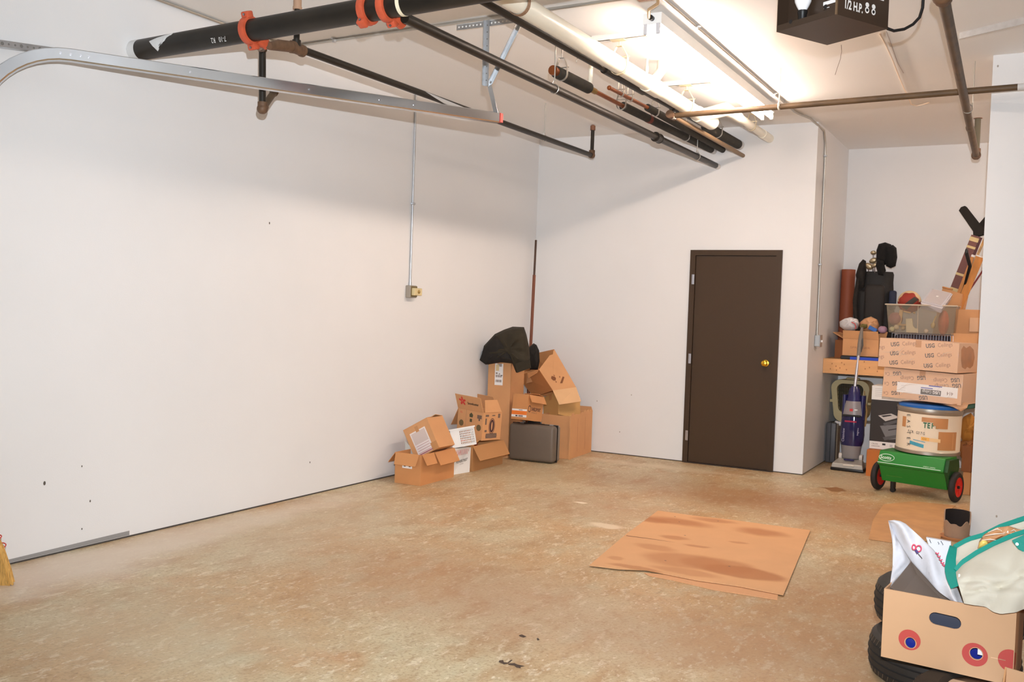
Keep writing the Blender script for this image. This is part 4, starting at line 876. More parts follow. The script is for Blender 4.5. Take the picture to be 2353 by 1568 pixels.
# broom at the far left
br = thing('corn_broom', 'straw broom leaning by the left wall, cut by the picture edge', 'broom', (0,0,0))
bq = P(16,1338,Z=0.0); bx_ = V((bq.x-.03,bq.y-.02,0))
rings = []
for z, rx, ry in ((.0,.11,.035),(.08,.10,.04),(.2,.075,.035),(.28,.035,.028),(.33,.02,.02)):
    rings.append([bx_ + V((-.05*z/.33*0,-.22*z,z)) + V((rx*math.cos(2*PI*k/28)*(1+.06*math.sin(9*k)),ry*math.sin(2*PI*k/28)*(1+.2*math.sin(5*k)),.012*math.sin(7*k) if z == 0 else 0)) for k in range(28)])
straw = mat('broom_straw', (206,158,84), .8, var=.35, vscale=5, stretch=(40,40,1.5))
MB().rings(rings).build('bristles', straw, br, smooth=True)
for z in (.19,.24): MB().torus(bx_+V((0,-.22*z,z)), .062 if z < .2 else .05, .003, (0,-.2,1), 20, 6).build('stitching', redink, br)
MB().cyl(bx_+V((0,-.07,.3)), bx_+V((-.02,-.36,1.45)), .012, n=10).build('handle', mat('pale_wood',(196,160,112),.6), br, smooth=True)
# ---------------------------------------------------------------- the alcove: shelf and what stands on it
SY = 10.2
shf = thing('wall_shelf', 'wide wooden storage shelf with knotty pine front board across the alcove', 'shelf', (0,0,0))
zt_ = P(1904.6,824,Y=SY).z
pine = mat('knotty_pine', (226,168,110), .6, var=.08, vscale=3, stretch=(1,6,10))
x_end = XR + .7
MB().box((XC+.002,SY-.038,zt_-.15),(x_end,SY,zt_)).build('front_board', pine, shf)
MB().box((XC+.002,SY,zt_-.02),(x_end,DA-.002,zt_)).build('shelf_top', mat('plywood',(206,164,112),.7), shf)
MB().box((XC+.002,SY,zt_-.13),(XC+.04,DA-.002,zt_-.02)).build('side_ledger', pine, shf)
for px, py in ((1912,836),(1921,842),(1908,848),(1940,838),(1945,850),(1930,846),(1986,832),(1998,845),(2016,854),(1934,834),(1988,848),(1922,851)):
    p = P(px,py,Y=SY-.0385); MB().add([(p.x+a, SY-.0386, p.z+b) for a, b in ell(0,0,.006,.008,7)], [tuple(range(7))]).build('knot', mat('knot_brown',(176,116,68),.7), shf)
ZS = zt_ + .001
tray = tag(MB().rbox((XC+.16,SY+.02,ZS),(XC+.56,SY+.42,ZS+.036),.006,1).build('black_tray', blackpl), 'flat black tray on the shelf under the stuffed carton', 'tray')
tag(MB().box((3.27,SY-.005,ZS),(3.56,SY+.018,ZS+.028)).build('blue_folder', mat('bright_blue',(24,66,190),.5)), 'bright blue folder sticking out on the shelf edge under the carton', 'folder')
cX, dX = carton('stuffed_carton', 'open carton with faint lettering, stuffed with plastic bags, at the left end of the shelf', pose((3.18,10.27,ZS+.038),-5), (.355,.3,.178), kraft,
    flaps=(('front',.085,20,0,1,.004),('left',.12,62,0,1,.006),('back',.1,40,0,1,0)))
Face(cX, dX, 'front').text('SPRINGER', .03, .075, .075, mat('pencil_ink',(176,122,84),.8), sx=1.5)
tag(MB().box((XC+.06,10.45,ZS),(3.17,10.8,ZS+.19)).build('dark_carton', kraftD), 'dark brown carton half hidden at the left wall behind the stuffed carton', 'cardboard box')
def puff(name, label, cat, px, py, rx, ry, Y, m, seed, hf=.07, rz=0):
    pts = []
    rnd = random.Random(seed)
    for k in range(9):
        a = 2*PI*k/9; r = 1 + rnd.uniform(-.15,.15); pts.append(P(px + rx*r*math.cos(a), py + ry*r*math.sin(a), Y=Y))
    o = inflate(pts, (.15,-.95,.25), hf, hf*.8, seed, .16).build(name, m, None, smooth=True, ang=1.0)
    return tag(o, label, cat)
bagw = mat('white_bag_film', (232,226,224), .35, bump=.4, bscale=25)
b_ = puff('plastic_bag', 'crumpled white plastic bag with red print in the stuffed carton', 'bag', 1952, 745, 24, 16, 10.38, bagw, 11, .09)
b2_ = tag(MB().tube([P(1957,741,Y=10.28), P(1964,744,Y=10.27), P(1967,751,Y=10.27), P(1965,756,Y=10.27)], .006, 6).build('red_ribbon', mat('dull_red',(196,84,84),.6), None), 'thin red ribbon lying on the white bag in the stuffed carton', 'ribbon')
puff('peach_bag', 'peach coloured plastic bag bulging out of the stuffed carton', 'bag', 1997, 748, 24, 19, 10.40, mat('peach_film',(228,172,124),.4,bump=.4,bscale=25), 12, .09)
puff('green_bundle', 'small olive green bundle between the bags in the stuffed carton', 'bundle', 1984, 750, 10, 6, 10.30, mat('olive_green',(128,116,62),.6), 13, .04)
tag(MB().rbox((0,0,0),(.085,.02,.04),.004,1,Matrix.Translation(P(1994,756,Y=10.29)) @ Matrix.Rotation(.45,4,'Y')).build('blue_packet', mat('packet_blue',(40,104,190),.4)), 'blue and white packet poking out of the stuffed carton', 'packet')
tag(MB().sphere(P(2028,758,Y=10.33), .046, 18, (1,1,.85)).build('purple_ball', mat('mauve',(176,140,160),.5), None, smooth=True), 'mauve ball at the right edge of the stuffed carton', 'ball')
# rust coloured roll
rl = thing('rubber_roll', 'upright rust-red roll of sheeting in the alcove corner on the shelf', 'roll', (0,0,0))
ra, rb = P(1950,620,Y=10.93), P(1940,790,Y=10.90); ra, rb = V((ra.x,10.93,ra.z)), V((rb.x-.0,10.91,ZS))
MB().cyl(rb, ra, .073, n=28).build('roll_body', mat('rust_red',(158,80,48),.6), rl, smooth=True)
MB().torus(ra, .05, .003, (0,0,1), 24, 6).torus(ra, .03, .003, (0,0,1), 24, 6).build('end_spiral', mat('rust_dark',(110,52,30),.7), rl)
# golf bag
gb = thing('golf_bag', 'black golf bag full of clubs standing on the shelf, black head covers on top', 'golf bag', (0,0,0))
gt, gbm = P(2011,625,Y=10.78), P(2010,800,Y=10.74); gbm = V((gbm.x,10.74,ZS)); gt = V((gt.x,10.80,gt.z))
gold = mat('golf_black', (26,23,21), .7, bump=.2, bscale=60); gold2 = mat('golf_charcoal', (34,29,26), .75)
rr = []
for t, r in ((0,.19),(.03,.205),(.3,.2),(.6,.192),(.88,.185),(.97,.19),(1,.18)):
    c = gbm.lerp(gt, t); rr.append([c + V((r*math.cos(2*PI*k/28)*(1.0+.02*math.sin(5*t+k)), r*.62*math.sin(2*PI*k/28), 0)) for k in range(28)])
MB().rings(rr).build('bag_body', gold, gb, smooth=True)
Mb = lambda px, py, Y: Matrix.Translation(P(px,py,Y=Y))
MB().rbox((-.12,-.03,-.36),(.08,.08,.28),.04,3,Mb(2012,715,10.62)).build('large_pocket', gold2, gb, smooth=True)
MB().rbox((-.09,-.03,-.2),(.09,.06,.2),.035,3,Mb(1992,710,10.66)).build('side_pocket', gold, gb, smooth=True)
MB().rbox((-.035,-.04,-.1),(.035,.05,.1),.02,2,Mb(2051,690,10.7)).build('small_pouch', mat('navy_pouch',(30,36,60),.7), gb, smooth=True)
MB().tube([P(1972,640,Y=10.6), P(1964,690,Y=10.58), P(1966,745,Y=10.6), P(1975,780,Y=10.62)], .02, 8).build('shoulder_strap', blackcloth, gb, smooth=True)
inflate([P(x,y,Y=10.68) for x, y in ((1966,632),(1974,606),(1983,596),(1990,600),(1991,625),(1986,660),(1972,664))], (.1,-1,0), .05, .05, 21, .05).build('head_cover', blackcloth, gb, smooth=True, ang=1.2)
for k, ol_ in enumerate((((2014,575),(2019,561),(2034,557),(2048,562),(2050,590),(2046,606),(2030,610),(2013,600)), ((2034,566),(2052,563),(2060,570),(2062,592),(2058,612),(2047,617),(2036,612)), ((2016,596),(2030,600),(2036,622),(2030,634),(2018,632),(2012,610)))):
    inflate([P(x,y,Y=10.62-.03*k) for x, y in ol_], (.1,-1,0), .06, .06, 22+k, .03).build('head_cover', mat('black_fleece',(16,13,12),.95), gb, smooth=True, ang=1.2)
ironm = mat('iron_head', (176,160,130), .35, .8)
for k, (px, py, rx, ry, rot) in enumerate(((2007,581,7,5,0),(2007,599,10,7,.3),(1996,612,11,8,-.3),(2010,610,9,6,.5))):
    p = P(px,py,Y=10.72-.02*k); pts = [P(px+rx*math.cos(a+rot), py+ry*math.sin(a), Y=10.72-.02*k) for a in [2*PI*j/12 for j in range(12)]]
    inflate(pts, (.1,-1,.2), .02, .015, k, 0).build('club_head', ironm, gb, smooth=True)
    MB().cyl(p, (p.x,10.78,gt.z-.25), .006, n=8).build('club_shaft', steel, gb, smooth=True)
# wire crate, clear tote with toys
wcr = thing('wire_crate', 'metal wire crate on the shelf under the clear plastic tote', 'crate', (0,0,0))
cx0, cx1, cy0, cy1, cz0, cz1 = 3.66, 4.22, 10.22, 10.6, ZS, 1.405
wm = mat('chrome_wire', (170,170,178), .3, .8)
fm = MB()
for z in (cz0+.004, (cz0+cz1)/2, cz1): fm.tube([(cx0,cy0,z),(cx1,cy0,z),(cx1,cy1,z),(cx0,cy1,z),(cx0,cy0,z)], .004, 6)
fm.build('frame', wm, wcr)
for k in range(23):
    x = cx0 + (cx1-cx0)*k/22
    o = MB().cyl((x,cy0,cz0),(x,cy0,cz1),.0016,n=5).build('wire', wm, wcr)
for k in range(16):
    y = cy0 + (cy1-cy0)*k/15; MB().cyl((cx1,y,cz0),(cx1,y,cz1),.002,n=5).build('wire', wm, wcr)
tag(MB().rbox((cx0+.02,cy0+.012,cz0+.006),(cx1-.03,cy1-.05,cz1-.012),.03,2).build('dark_bundle', mat('dark_mix',(58,46,52),.8,var=.6,vscale=14)), 'dark mixed odds and ends inside the wire crate', 'bundle')
tp = [P(2037,699.5,Y=10.16), P(2197,710,Y=10.16)]; bt_ = [P(2042,764,Y=10.18), P(2190,771,Y=10.18)]
zb0 = 1.412; zt0 = tp[0].z
tt = thing('clear_tote', 'clear plastic storage tote holding balls and toys, on the wire crate', 'tote', (0,0,0))
xl0, xl1, xr0, xr1 = bt_[0].x, tp[0].x, bt_[1].x, tp[1].x
ya0, ya1 = 10.19, 10.16; yb0, yb1 = 10.56, 10.6
clr = mat('tote_plastic', (176,164,142), .2, alpha=.24)
def tq(a, b, c, d, t=.004):
    return MB().prism([a,b,c,d], ((b-a).cross(d-a)).normalized()*t)
A0,B0,C0,D0 = V((xl0,ya0,zb0)),V((xr0,ya0,zb0)),V((xr0,yb0,zb0)),V((xl0,yb0,zb0))
A1,B1,C1,D1 = V((xl1,ya1,zt0)),V((xr1,ya1,zt0)),V((xr1,yb1,zt0)),V((xl1,yb1,zt0))
tbm = MB()
for a,b,c,d in ((A0,B0,B1,A1),(B0,C0,C1,B1),(C0,D0,D1,C1),(D0,A0,A1,D1),(A0,D0,C0,B0)):
    nn = (b-a).cross(d-a).normalized(); tbm.prism([a,b,c,d], nn*-.003)
tbm.build('tote_body', clr, tt)
MB().tube([A1+V((-.008,-.008,0)),B1+V((.008,-.008,0)),C1+V((.008,.008,0)),D1+V((-.008,.008,0)),A1+V((-.008,-.008,0))], .007, 8).build('rim', mat('tote_rim',(222,204,180),.3,alpha=.75), tt)
mx_ = (xl0+xr0)/2; MB().cyl((mx_-.03,ya0-.001,zb0),(mx_-.03,ya1-.001,zt0),.003,n=6).build('rib', MATS['tote_rim'], tt)
# what is in it
def inball(name, label, px, py, r, c, Y=10.25):
    p = P(px,py,Y=Y); p.z = max(p.z, zb0+.004+r); return tag(MB().sphere(p, r, 18).build(name, mat(name+'_'+str(c[0]), c, .5), None, smooth=True), label, 'ball')
inball('toy_ball', 'pale yellow-green ball at lower left inside the clear tote', 2050, 756, .024, (222,214,160))
inball('toy_ball', 'cream ball beside the pale green one inside the clear tote', 2060, 752, .026, (226,204,166), 10.27)
inball('toy_ball', 'tan ball by the cream skate inside the clear tote', 2075, 754, .024, (206,178,130), 10.3)
inball('toy_ball', 'small pale ball at bottom middle of the clear tote', 2128, 762, .022, (236,214,190))
bkk = thing('basketball', 'red, black and cream patterned basketball resting in the clear tote', 'ball', P(2090,694,Y=10.36))
Rb = .112
MB().sphere((0,0,0), Rb, 28).build('ball_skin', mat('ball_red',(150,44,28),.6), bkk, smooth=True)
def ballpatch(pts, m, name):
    # patch on the sphere facing the camera: (x right, z up) in ball radii
    vs = [V((x*Rb, -math.sqrt(max(0,1-x*x-z*z))*Rb, z*Rb))*1.006 for x, z in pts]
    MB().add(vs, [tuple(range(len(vs)))]).build(name, m, bkk)
def strip(p0, p1, m, name, n=10, rows=5):
    mb = MB(); vs = []
    for k in range(n + 1):
        a, b = V((*p0(k/n),0)), V((*p1(k/n),0))
        for r_ in range(rows + 1):
            p = a.lerp(b, r_/rows); L_ = math.hypot(p.x,p.y); p = p if L_ < .997 else p*(.997/L_)
            vs.append(V((p.x*Rb, -math.sqrt(max(0,1-p.x**2-p.y**2))*Rb, p.y*Rb))*1.012)
    w_ = rows + 1; mb.add(vs, [(w_*k+r_,w_*k+r_+1,w_*k+w_+r_+1,w_*k+w_+r_) for k in range(n) for r_ in range(rows)]); mb.build(name, m, bkk, smooth=True)
strip(lambda t:(-.62+1.1*t,-.5+.95*t), lambda t:(-.15+.95*t,-.75+.95*t), mat('ball_black',(52,46,38),.6), 'black_band')
strip(lambda t:(.99*math.cos(PI*(1-t)),.99*math.sin(PI*(1-t))), lambda t:((.8+.05*math.sin(22*t))*math.cos(PI*(1-t)),(.8+.05*math.sin(22*t))*math.sin(PI*(1-t))), mat('ball_cream',(226,196,150),.6), 'cream_edge', 40)
sk_ = [P(x,y,Y=10.24) for x, y in ((2081,733),(2096,732),(2098,749),(2102,754),(2109,756),(2109,765),(2082,764))]
tag(MB().prism(sk_, (0,.03,0)).build('cream_block', mat('cream_toy',(238,222,180),.5), None, bevel=.003), 'cream L-shaped toy block inside the clear tote', 'toy')
tl = [P(x,y,Y=10.3) for x, y in ((2067,713),(2075,712),(2073,728),(2070,745),(2082,745),(2082,749),(2062,748))]
tag(MB().prism(tl, (0,.02,0)).build('wooden_toy', mat('wood_toy',(214,170,110),.6), None), 'tan wooden toy frame behind the cream block in the clear tote', 'toy')
tag(MB().cyl(P(2076,716,Y=10.3), P(2093,719,Y=10.29), .007, n=8).sphere(P(2101,719,Y=10.29), .012, 10).build('wooden_mallet', MATS['wood_toy'], None), 'thin wooden stick with dark tip in the clear tote', 'toy')
sp = P(2144,748,Y=10.25); tag(MB().sphere(sp, .03, 14, (.7,.5,1)).cyl(sp+V((0,0,.02)), P(2150,727,Y=10.27), .007, n=8).build('toy_spoon', mat('spoon_tan',(216,186,120),.5), None, smooth=True), 'tan spoon-shaped toy leaning inside the clear tote', 'toy')
rbp = P(2168,742,Y=10.3); tag(MB().sphere(rbp, .12, 20, (.42,.9,1.05)).build('striped_ball', mat('orange_green_ball',(206,96,52),.5,var=.5,vscale=3), None, smooth=True), 'orange and green oval ball at the right end of the clear tote', 'ball')
pb = P(2058,733,Y=10.34); tag(MB().sphere(pb, .07, 16).build('pink_ball', mat('dull_pink',(170,110,104),.6), None, smooth=True), 'dull pink ball low in the left of the clear tote', 'ball')
# lid box lying askew on the tote
lM = pose((3.913,10.176+.02,1.658),-7.7,13.1,30.4)
ld_ = thing('clear_box', 'small frosted plastic box lying tilted across the tote', 'box', lM)
fr_ = mat('frosted_plastic', (226,220,224), .3, alpha=.72)
MB().rbox((0,0,0),(.198,.287,.083),.01,2).build('box_body', fr_, ld_, smooth=True)
MB().rbox((.02,.02,.083),(.178,.267,.087),.003,1).build('lid_panel', mat('frosted_top',(218,208,206),.25,alpha=.8), ld_)
MB().box((-.004,-.004,.06),(.202,.291,.068)).build('lid_rim', mat('frosted_rim',(240,234,236),.3), ld_)
MB().cyl((.1,.15,.087),(.1,.15,.09),.012,n=12).build('lid_button', paper, ld_)
# carton right of it: open, with its back flap up
cR, dR = carton('open_carton', 'brown open carton at the right end of the shelf, back flap standing up', pose((4.20,10.22,ZS),-2), (.36,.3,.31), kraft, flaps=(('back',.24,4,0,1,0),))
F = Face(cR, dR, 'front')
flat(rect(.13,.33,.26,.47), (0,dR[1]-.004,0), (1,0,0), (0,0,1), mat('faded_tape',(226,176,128),.4), cR, 'packing_tape', .003)
tag(MB().rbox((0,0,0),(.12,.1,.08),.01,1,pose((4.36,10.28,1.335),20,10,0)).build('maroon_box', mat('maroon',(84,40,34),.6)), 'dark maroon box inside the right open carton on the shelf', 'box')
# hockey sticks in their carton
sl = thing('stick_carton', 'narrow open carton tilted to the right, holding the hockey sticks', 'cardboard box', (0,0,0))
q0 = [P(2165,662,Y=10.45), P(2212,678,Y=10.40), P(2210,712,Y=10.40), P(2198,720,Y=10.42), P(2170,705,Y=10.47)]
t0_ = [P(2165,662,Y=10.75), P(2225,676,Y=10.70), P(2196,735,Y=10.72), P(2150,735,Y=10.77)]
mA, mB_, mC, mD = P(2166,661,Y=10.74), P(2211,676,Y=10.66), P(2224,682,Y=10.84), P(2180,668,Y=10.93)
dn = (P(2196,742,Y=10.66) - P(2211,676,Y=10.66)); dn = dn*3.6
dn = dn*min(1, (mB_.z-ZS-.01)/max(.01,-dn.z))
for nm, (a, b) in (('front_side',(mA,mB_)),('right_side',(mB_,mC)),('back_side',(mC,mD)),('left_side',(mD,mA))):
    MB().prism([a,b,b+dn,a+dn], V((0,.004,0)) if nm[0] in 'fb' else V((.004,0,0))).build(nm, kraft, sl)
MB().cyl(mA+V((0,0,.004)), mA.lerp(mB_,.5)+V((0,0,.012)), .009, n=8).build('rolled_edge', kraft2, sl, smooth=True)
def stick(name, label, pts, m, w, d, Y0, Y1, blade=None, tapes=(), foot=True):
    a, b = P(*pts[0],Y=Y0), P(*pts[1],Y=Y1)
    r = thing(name, label, 'hockey stick', (0,0,0)); dv = (b-a).normalized(); sd = dv.cross(V((0,-1,0))).normalized(); nn = dv.cross(sd)
    def bar(p, q, w_, d_): return MB().hexa([p-sd*w_-nn*d_, p+sd*w_-nn*d_, p+sd*w_+nn*d_, p-sd*w_+nn*d_, q-sd*w_-nn*d_, q+sd*w_-nn*d_, q+sd*w_+nn*d_, q-sd*w_+nn*d_])
    base = a - dv*((a.z-1.55)/dv.z) if foot else a
    bar(base, b, w, d).build('shaft', m, r)
    for t0__, t1__, mm in tapes: bar(a.lerp(b,t0__), a.lerp(b,t1__), w*1.04, d*1.08).build('printed_band', mm, r)
    if blade:
        bp_ = [P(x,y,Y=Y1+.02) for x, y in blade]; MB().prism(bp_, (0,.03,0)).build('blade', blackcloth, r, bevel=.004)
    return r
cherry = mat('dark_cherry', (110,54,36), .45); cream = mat('cream_mark', (220,196,140), .6); honey = mat('honey_wood', (206,136,62), .5, var=.12, vscale=6, stretch=(6,6,1)); redb = mat('dark_red', (128,36,36), .5)
stick('hockey_stick', 'goalie stick with dark cherry paddle and black taped blade, blade uppermost left', ((2190,672),(2242,542)), cherry, .04, .012, 10.78, 10.72, ((2203,484),(2208,476),(2217,473),(2222,476),(2250,512),(2262,525),(2262,540),(2236,543),(2236,532)), ((.02,.08,cream),(.3,.34,cream),(.78,.82,cream),(.9,.97,cream)))
stick('hockey_stick', 'dark red hockey stick standing right beside the goalie stick, black blade turned right', ((2200,674),(2252,545)), mat('maroon_stick',(96,36,30),.5), .024, .01, 10.82, 10.78, ((2246,518),(2266,495),(2270,500),(2270,538),(2250,544),(2240,540)), ((.1,.5,mat('pale_line',(206,170,110),.6)),))
stick('hockey_stick', 'light wooden stick with white tipped end among the hockey sticks', ((2203,674),(2237,586)), honey, .016, .012, 10.72, 10.66, None, ((.95,1.0,paper),))
stick('hockey_stick', 'broad honey coloured wooden paddle at the front of the hockey sticks', ((2216,678),(2253,588)), honey, .036, .01, 10.70, 10.62, None, ((.97,1.0,paper),))
stick('hockey_stick', 'thin red shaft lying lowest and farthest right of the hockey sticks', ((2222,676),(2268,608)), redb, .008, .008, 10.85, 10.80)
stick('hockey_stick', 'narrow cream and brown striped shaft rising past the wall edge', ((2240,600),(2266,542)), mat('striped_tan',(190,150,96),.5,var=.3,vscale=20), .012, .01, 10.74, 10.7)
MB().sphere(P(2221,578,Y=10.5), .02, 12, (.8,.6,1.6)).build('black_grip', blackpl, None, smooth=True)
gk = bpy.data.objects['black_grip']; MB().tube([P(2221,582,Y=10.5), P(2229,612,Y=10.55), P(2212,672,Y=10.74), P(2206,700,Y=10.78)], [.018,.017,.009,.009], 10).build('grip_stem', blackpl, gk, smooth=True); tag(gk, 'black handle end sticking up between the hockey sticks', 'handle')

# ---------------------------------------------------------------- below the shelf
wbx = tag(MB().rbox((3.07,10.66,.002),(3.44,11.0,.425),.012,2).build('foam_cooler', mat('pale_grey_foam',(226,226,226),.7)), 'white foam box under the pet carrier, behind the vacuum cleaner', 'box')
pc = thing('pet_carrier', 'beige pet carrier with dark wire door on the white foam box under the shelf', 'pet carrier', (3.215,10.62,.427))
beige = mat('beige_plastic_carrier', (196,178,130), .45)
hw, hh, dp_ = .195, .45, .38
def rr_out(w, h, r, n=5, z0=0, narrow=0):
    pts = []
    for cx, cz, a0 in ((w-r, z0+h-r, 0),(-(w-r), z0+h-r, PI/2),(-(w-narrow-r), z0+r, PI),(w-narrow-r, z0+r, 1.5*PI)):
        for k in range(n + 1): pts.append((cx + r*math.cos(a0 + PI/2*k/n), cz + r*math.sin(a0 + PI/2*k/n)))
    return pts
out_ = rr_out(hw, hh, .09, narrow=.035); inn = rr_out(.135, .31, .06, z0=.10, narrow=.02)
fr0 = [V((x,0,z)) for x, z in out_]; fr1 = [V((x*1.03,.09,z)) for x, z in out_]; fr2 = [V((x*1.0,dp_,z*.98)) for x, z in out_]
i0 = [V((x,0,z)) for x, z in inn]; i1 = [V((x*.95,.05,z)) for x, z in inn]
MB().rings([i1, i0, fr0, fr1, fr2], caps=False).build('shell', beige, pc, smooth=True, ang=.6)
MB().add(fr2, [tuple(range(len(fr2)))]).build('shell_back', beige, pc)
MB().add([v + V((0,.001,0)) for v in i1], [tuple(range(len(i1)))]).build('painted_dark_inside', mat('carrier_inside_shade',(52,44,30),.9), pc)  # dark sheet painted as the shaded inside of the carrier
for k in range(14):
    x = -.115 + .23*k/13; MB().cyl((x,.012,.115),(x,.012,.4),.0022,n=5).build('door_wire', mat('dark_wire',(90,84,64),.4,.6), pc)
for k in range(7): MB().cyl((-.128,.01,.13+.04*k),(.128,.01,.13+.04*k),.0026,n=5).build('door_wire', MATS['dark_wire'], pc)
MB().box((-.2,-.006,.205),(-.16,.02,.235)).box((.185,-.006,.2),(.215,.1,.225)).build('side_latch', beige, pc)
MB().rbox((-.07,.12,.445),(.07,.2,.47),.01,1).build('carry_handle', beige, pc)
hcs = thing('tool_case', 'narrow dark grey hard case standing on edge by the alcove wall', 'case', (0,0,0))
MB().rbox((3.025,10.42,.004),(3.125,10.6,.428),.015,2).build('case_body', mat('slate_grey_case',(84,82,84),.5), hcs, smooth=True)
MB().box((3.07,10.414,.02),(3.078,10.606,.432)).build('case_seam', blackpl, hcs)
MB().rbox((3.127,10.44,.004),(3.142,10.6,.42),.004,1).build('case_lid', mat('tan_case_edge',(120,104,84),.5), hcs)
fz = P(1929,974,Y=10.5)
tag(MB().sphere(fz, .03, 12, (1.1,.8,.8)).sphere(fz+V((.035,0,-.012)), .026, 12).sphere(fz+V((-.03,0,.008)), .022, 12).build('white_cloth', mat('white_knit',(226,220,216),.9), None, smooth=True), 'small crumpled white cloth on top of the grey case', 'cloth')
hk_ = [P(1989,928,Y=10.5), P(1992,945,Y=10.48), P(1989,970,Y=10.48), P(1987,980,Y=10.48)]
MB().tube([P(1986,895,Y=10.64)] + hk_, [.004,.006,.006,.012,.01], 8).xf(Matrix.Translation((-3.215,-10.62,-.427))).build('hanging_strap', mat('leash_tan',(206,158,96),.6), pc, smooth=True)
# vacuum cleaner
vb0 = P(1907,1080,Z=0.0); vb1 = P(1984,1089,Z=0.0)
va = math.atan2(vb1.y-vb0.y, vb1.x-vb0.x)
vc_ = thing('vacuum_cleaner', 'blue and grey upright vacuum cleaner leaning in the alcove', 'vacuum cleaner', Matrix.Translation(V(((vb0.x+vb1.x)/2,(vb0.y+vb1.y)/2,0))) @ Matrix.Rotation(va,4,'Z'))
silver = mat('silver_plastic', (186,180,170), .35, .3); navy = mat('navy_plastic', (38,36,88), .25, coat=.4)
vw = (vb1-vb0).length/2
MB().rbox((-vw,0,.0),(vw,.2,.035),.012,2).build('base_bumper', blackpl, vc_, smooth=True)
MB().hexa([(-vw+.008,.004,.03),(vw-.008,.004,.03),(vw-.03,.24,.03),(-vw+.03,.24,.03),(-vw+.016,.014,.075),(vw-.016,.014,.075),(vw-.06,.2,.13),(-vw+.06,.2,.13)]).build('base_cover', silver, vc_, bevel=.006)
MB().rbox((-.04,-.001,.055),(.07,.012,.07),.004,1).build('base_trim', mat('pale_trim',(224,214,200),.3), vc_)
MB().rbox((-.05,.07,.1),(.05,.1,.118),.006,1).build('pedal', navy, vc_)
for s in (-1,1): MB().cyl((s*.115,.17,.13),(s*.085,.17,.13),.035,n=18).build('wheel_cap', mat('pale_cap',(214,206,198),.3), vc_, smooth=True)
def vring(z, rx, ry, y, n=24): return [V((rx*math.cos(2*PI*k/n), y + ry*math.sin(2*PI*k/n), z)) for k in range(n)]
def vy(z): return .165 + (z-.15)*.045
MB().rings([vring(z, rx, ry, vy(z)) for z, rx, ry in ((.12,.085,.06),(.15,.09,.065),(.2,.094,.07),(.255,.1,.075))]).build('lower_body', mat('grey_body',(138,132,130),.4), vc_, smooth=True)
MB().rings([vring(z, rx, ry, vy(z)) for z, rx, ry in ((.25,.1,.075),(.3,.114,.085),(.36,.12,.09),(.5,.113,.09),(.56,.105,.085))]).build('dust_cup', mat('dark_blue_clear',(34,32,78),.12,coat=.6), vc_, smooth=True)
MB().rings([vring(z, rx, ry, vy(z)) for z, rx, ry in ((.555,.106,.086),(.60,.1,.08),(.66,.09,.074),(.70,.078,.066))]).build('upper_grey_band', mat('smoke_grey',(150,142,142),.35), vc_, smooth=True)
MB().rings([vring(z, rx, ry, vy(z)) for z, rx, ry in ((.695,.078,.066),(.75,.066,.058),(.82,.052,.046),(.85,.03,.03))]).build('upper_blue_shell', navy, vc_, smooth=True)
for s in (-1,1): MB().rings([vring(z, .025, .05, vy(z)+.01) for z in (.3,.5,.66,.76)]).xf(Matrix.Translation((s*.088,0,0))).build('side_rail', navy, vc_, smooth=True)
MB().rbox((-.09,vy(.56)-.09,.545),(.09,vy(.56)-.07,.565),.004,1).build('dark_band', blackpl, vc_)
def on_v(z): return vy(z) - .091
MB().box((-.06,on_v(.5)-.003,.49),(.055,on_v(.5)+.004,.505)).build('red_stripe', mat('vac_red',(176,32,70),.4), vc_)
MB().box((-.02,on_v(.62)+.008,.6),(.01,on_v(.62)+.016,.625)).build('red_badge', mat('vac_orange_red',(214,60,60),.4), vc_)
MB().box((.025,on_v(.62)+.01,.61),(.055,on_v(.62)+.018,.622)).build('badge_lettering', paper, vc_)
text('Cleanview', .036, (-.056,on_v(.3)-.002,.29), (0,.1,1), (-1,0,0), mat('vac_grey_ink',(176,170,190),.4), vc_, sx=.9)
text('bagless', .028, (.075,on_v(.4)+.012,.36), (0,.1,1), (-1,0,0), MATS['vac_grey_ink'], vc_)
MB().cyl((.0,vy(.84),.83),(.012,vy(1.16)+.03,1.18),.0155,n=14).build('handle_tube', mat('pale_tube',(206,200,202),.25,.6), vc_, smooth=True)
MB().tube([(.01,vy(1.16)+.03,1.155),(.022,vy(1.3)+.02,1.28),(.032,vy(1.3)+.0,1.36),(.042,vy(1.3)-.02,1.45)], [.017,.024,.021,.012], 12).build('grip', mat('grip_grey',(138,128,118),.5), vc_, smooth=True)
MB().tube([(.03,vy(1.25)+.03,1.2),(.052,vy(1.25)+.0,1.27),(.046,vy(1.3)-.0,1.34)], .009, 8).build('cord_hook', mat('hook_grey',(90,84,78),.5), vc_, smooth=True)
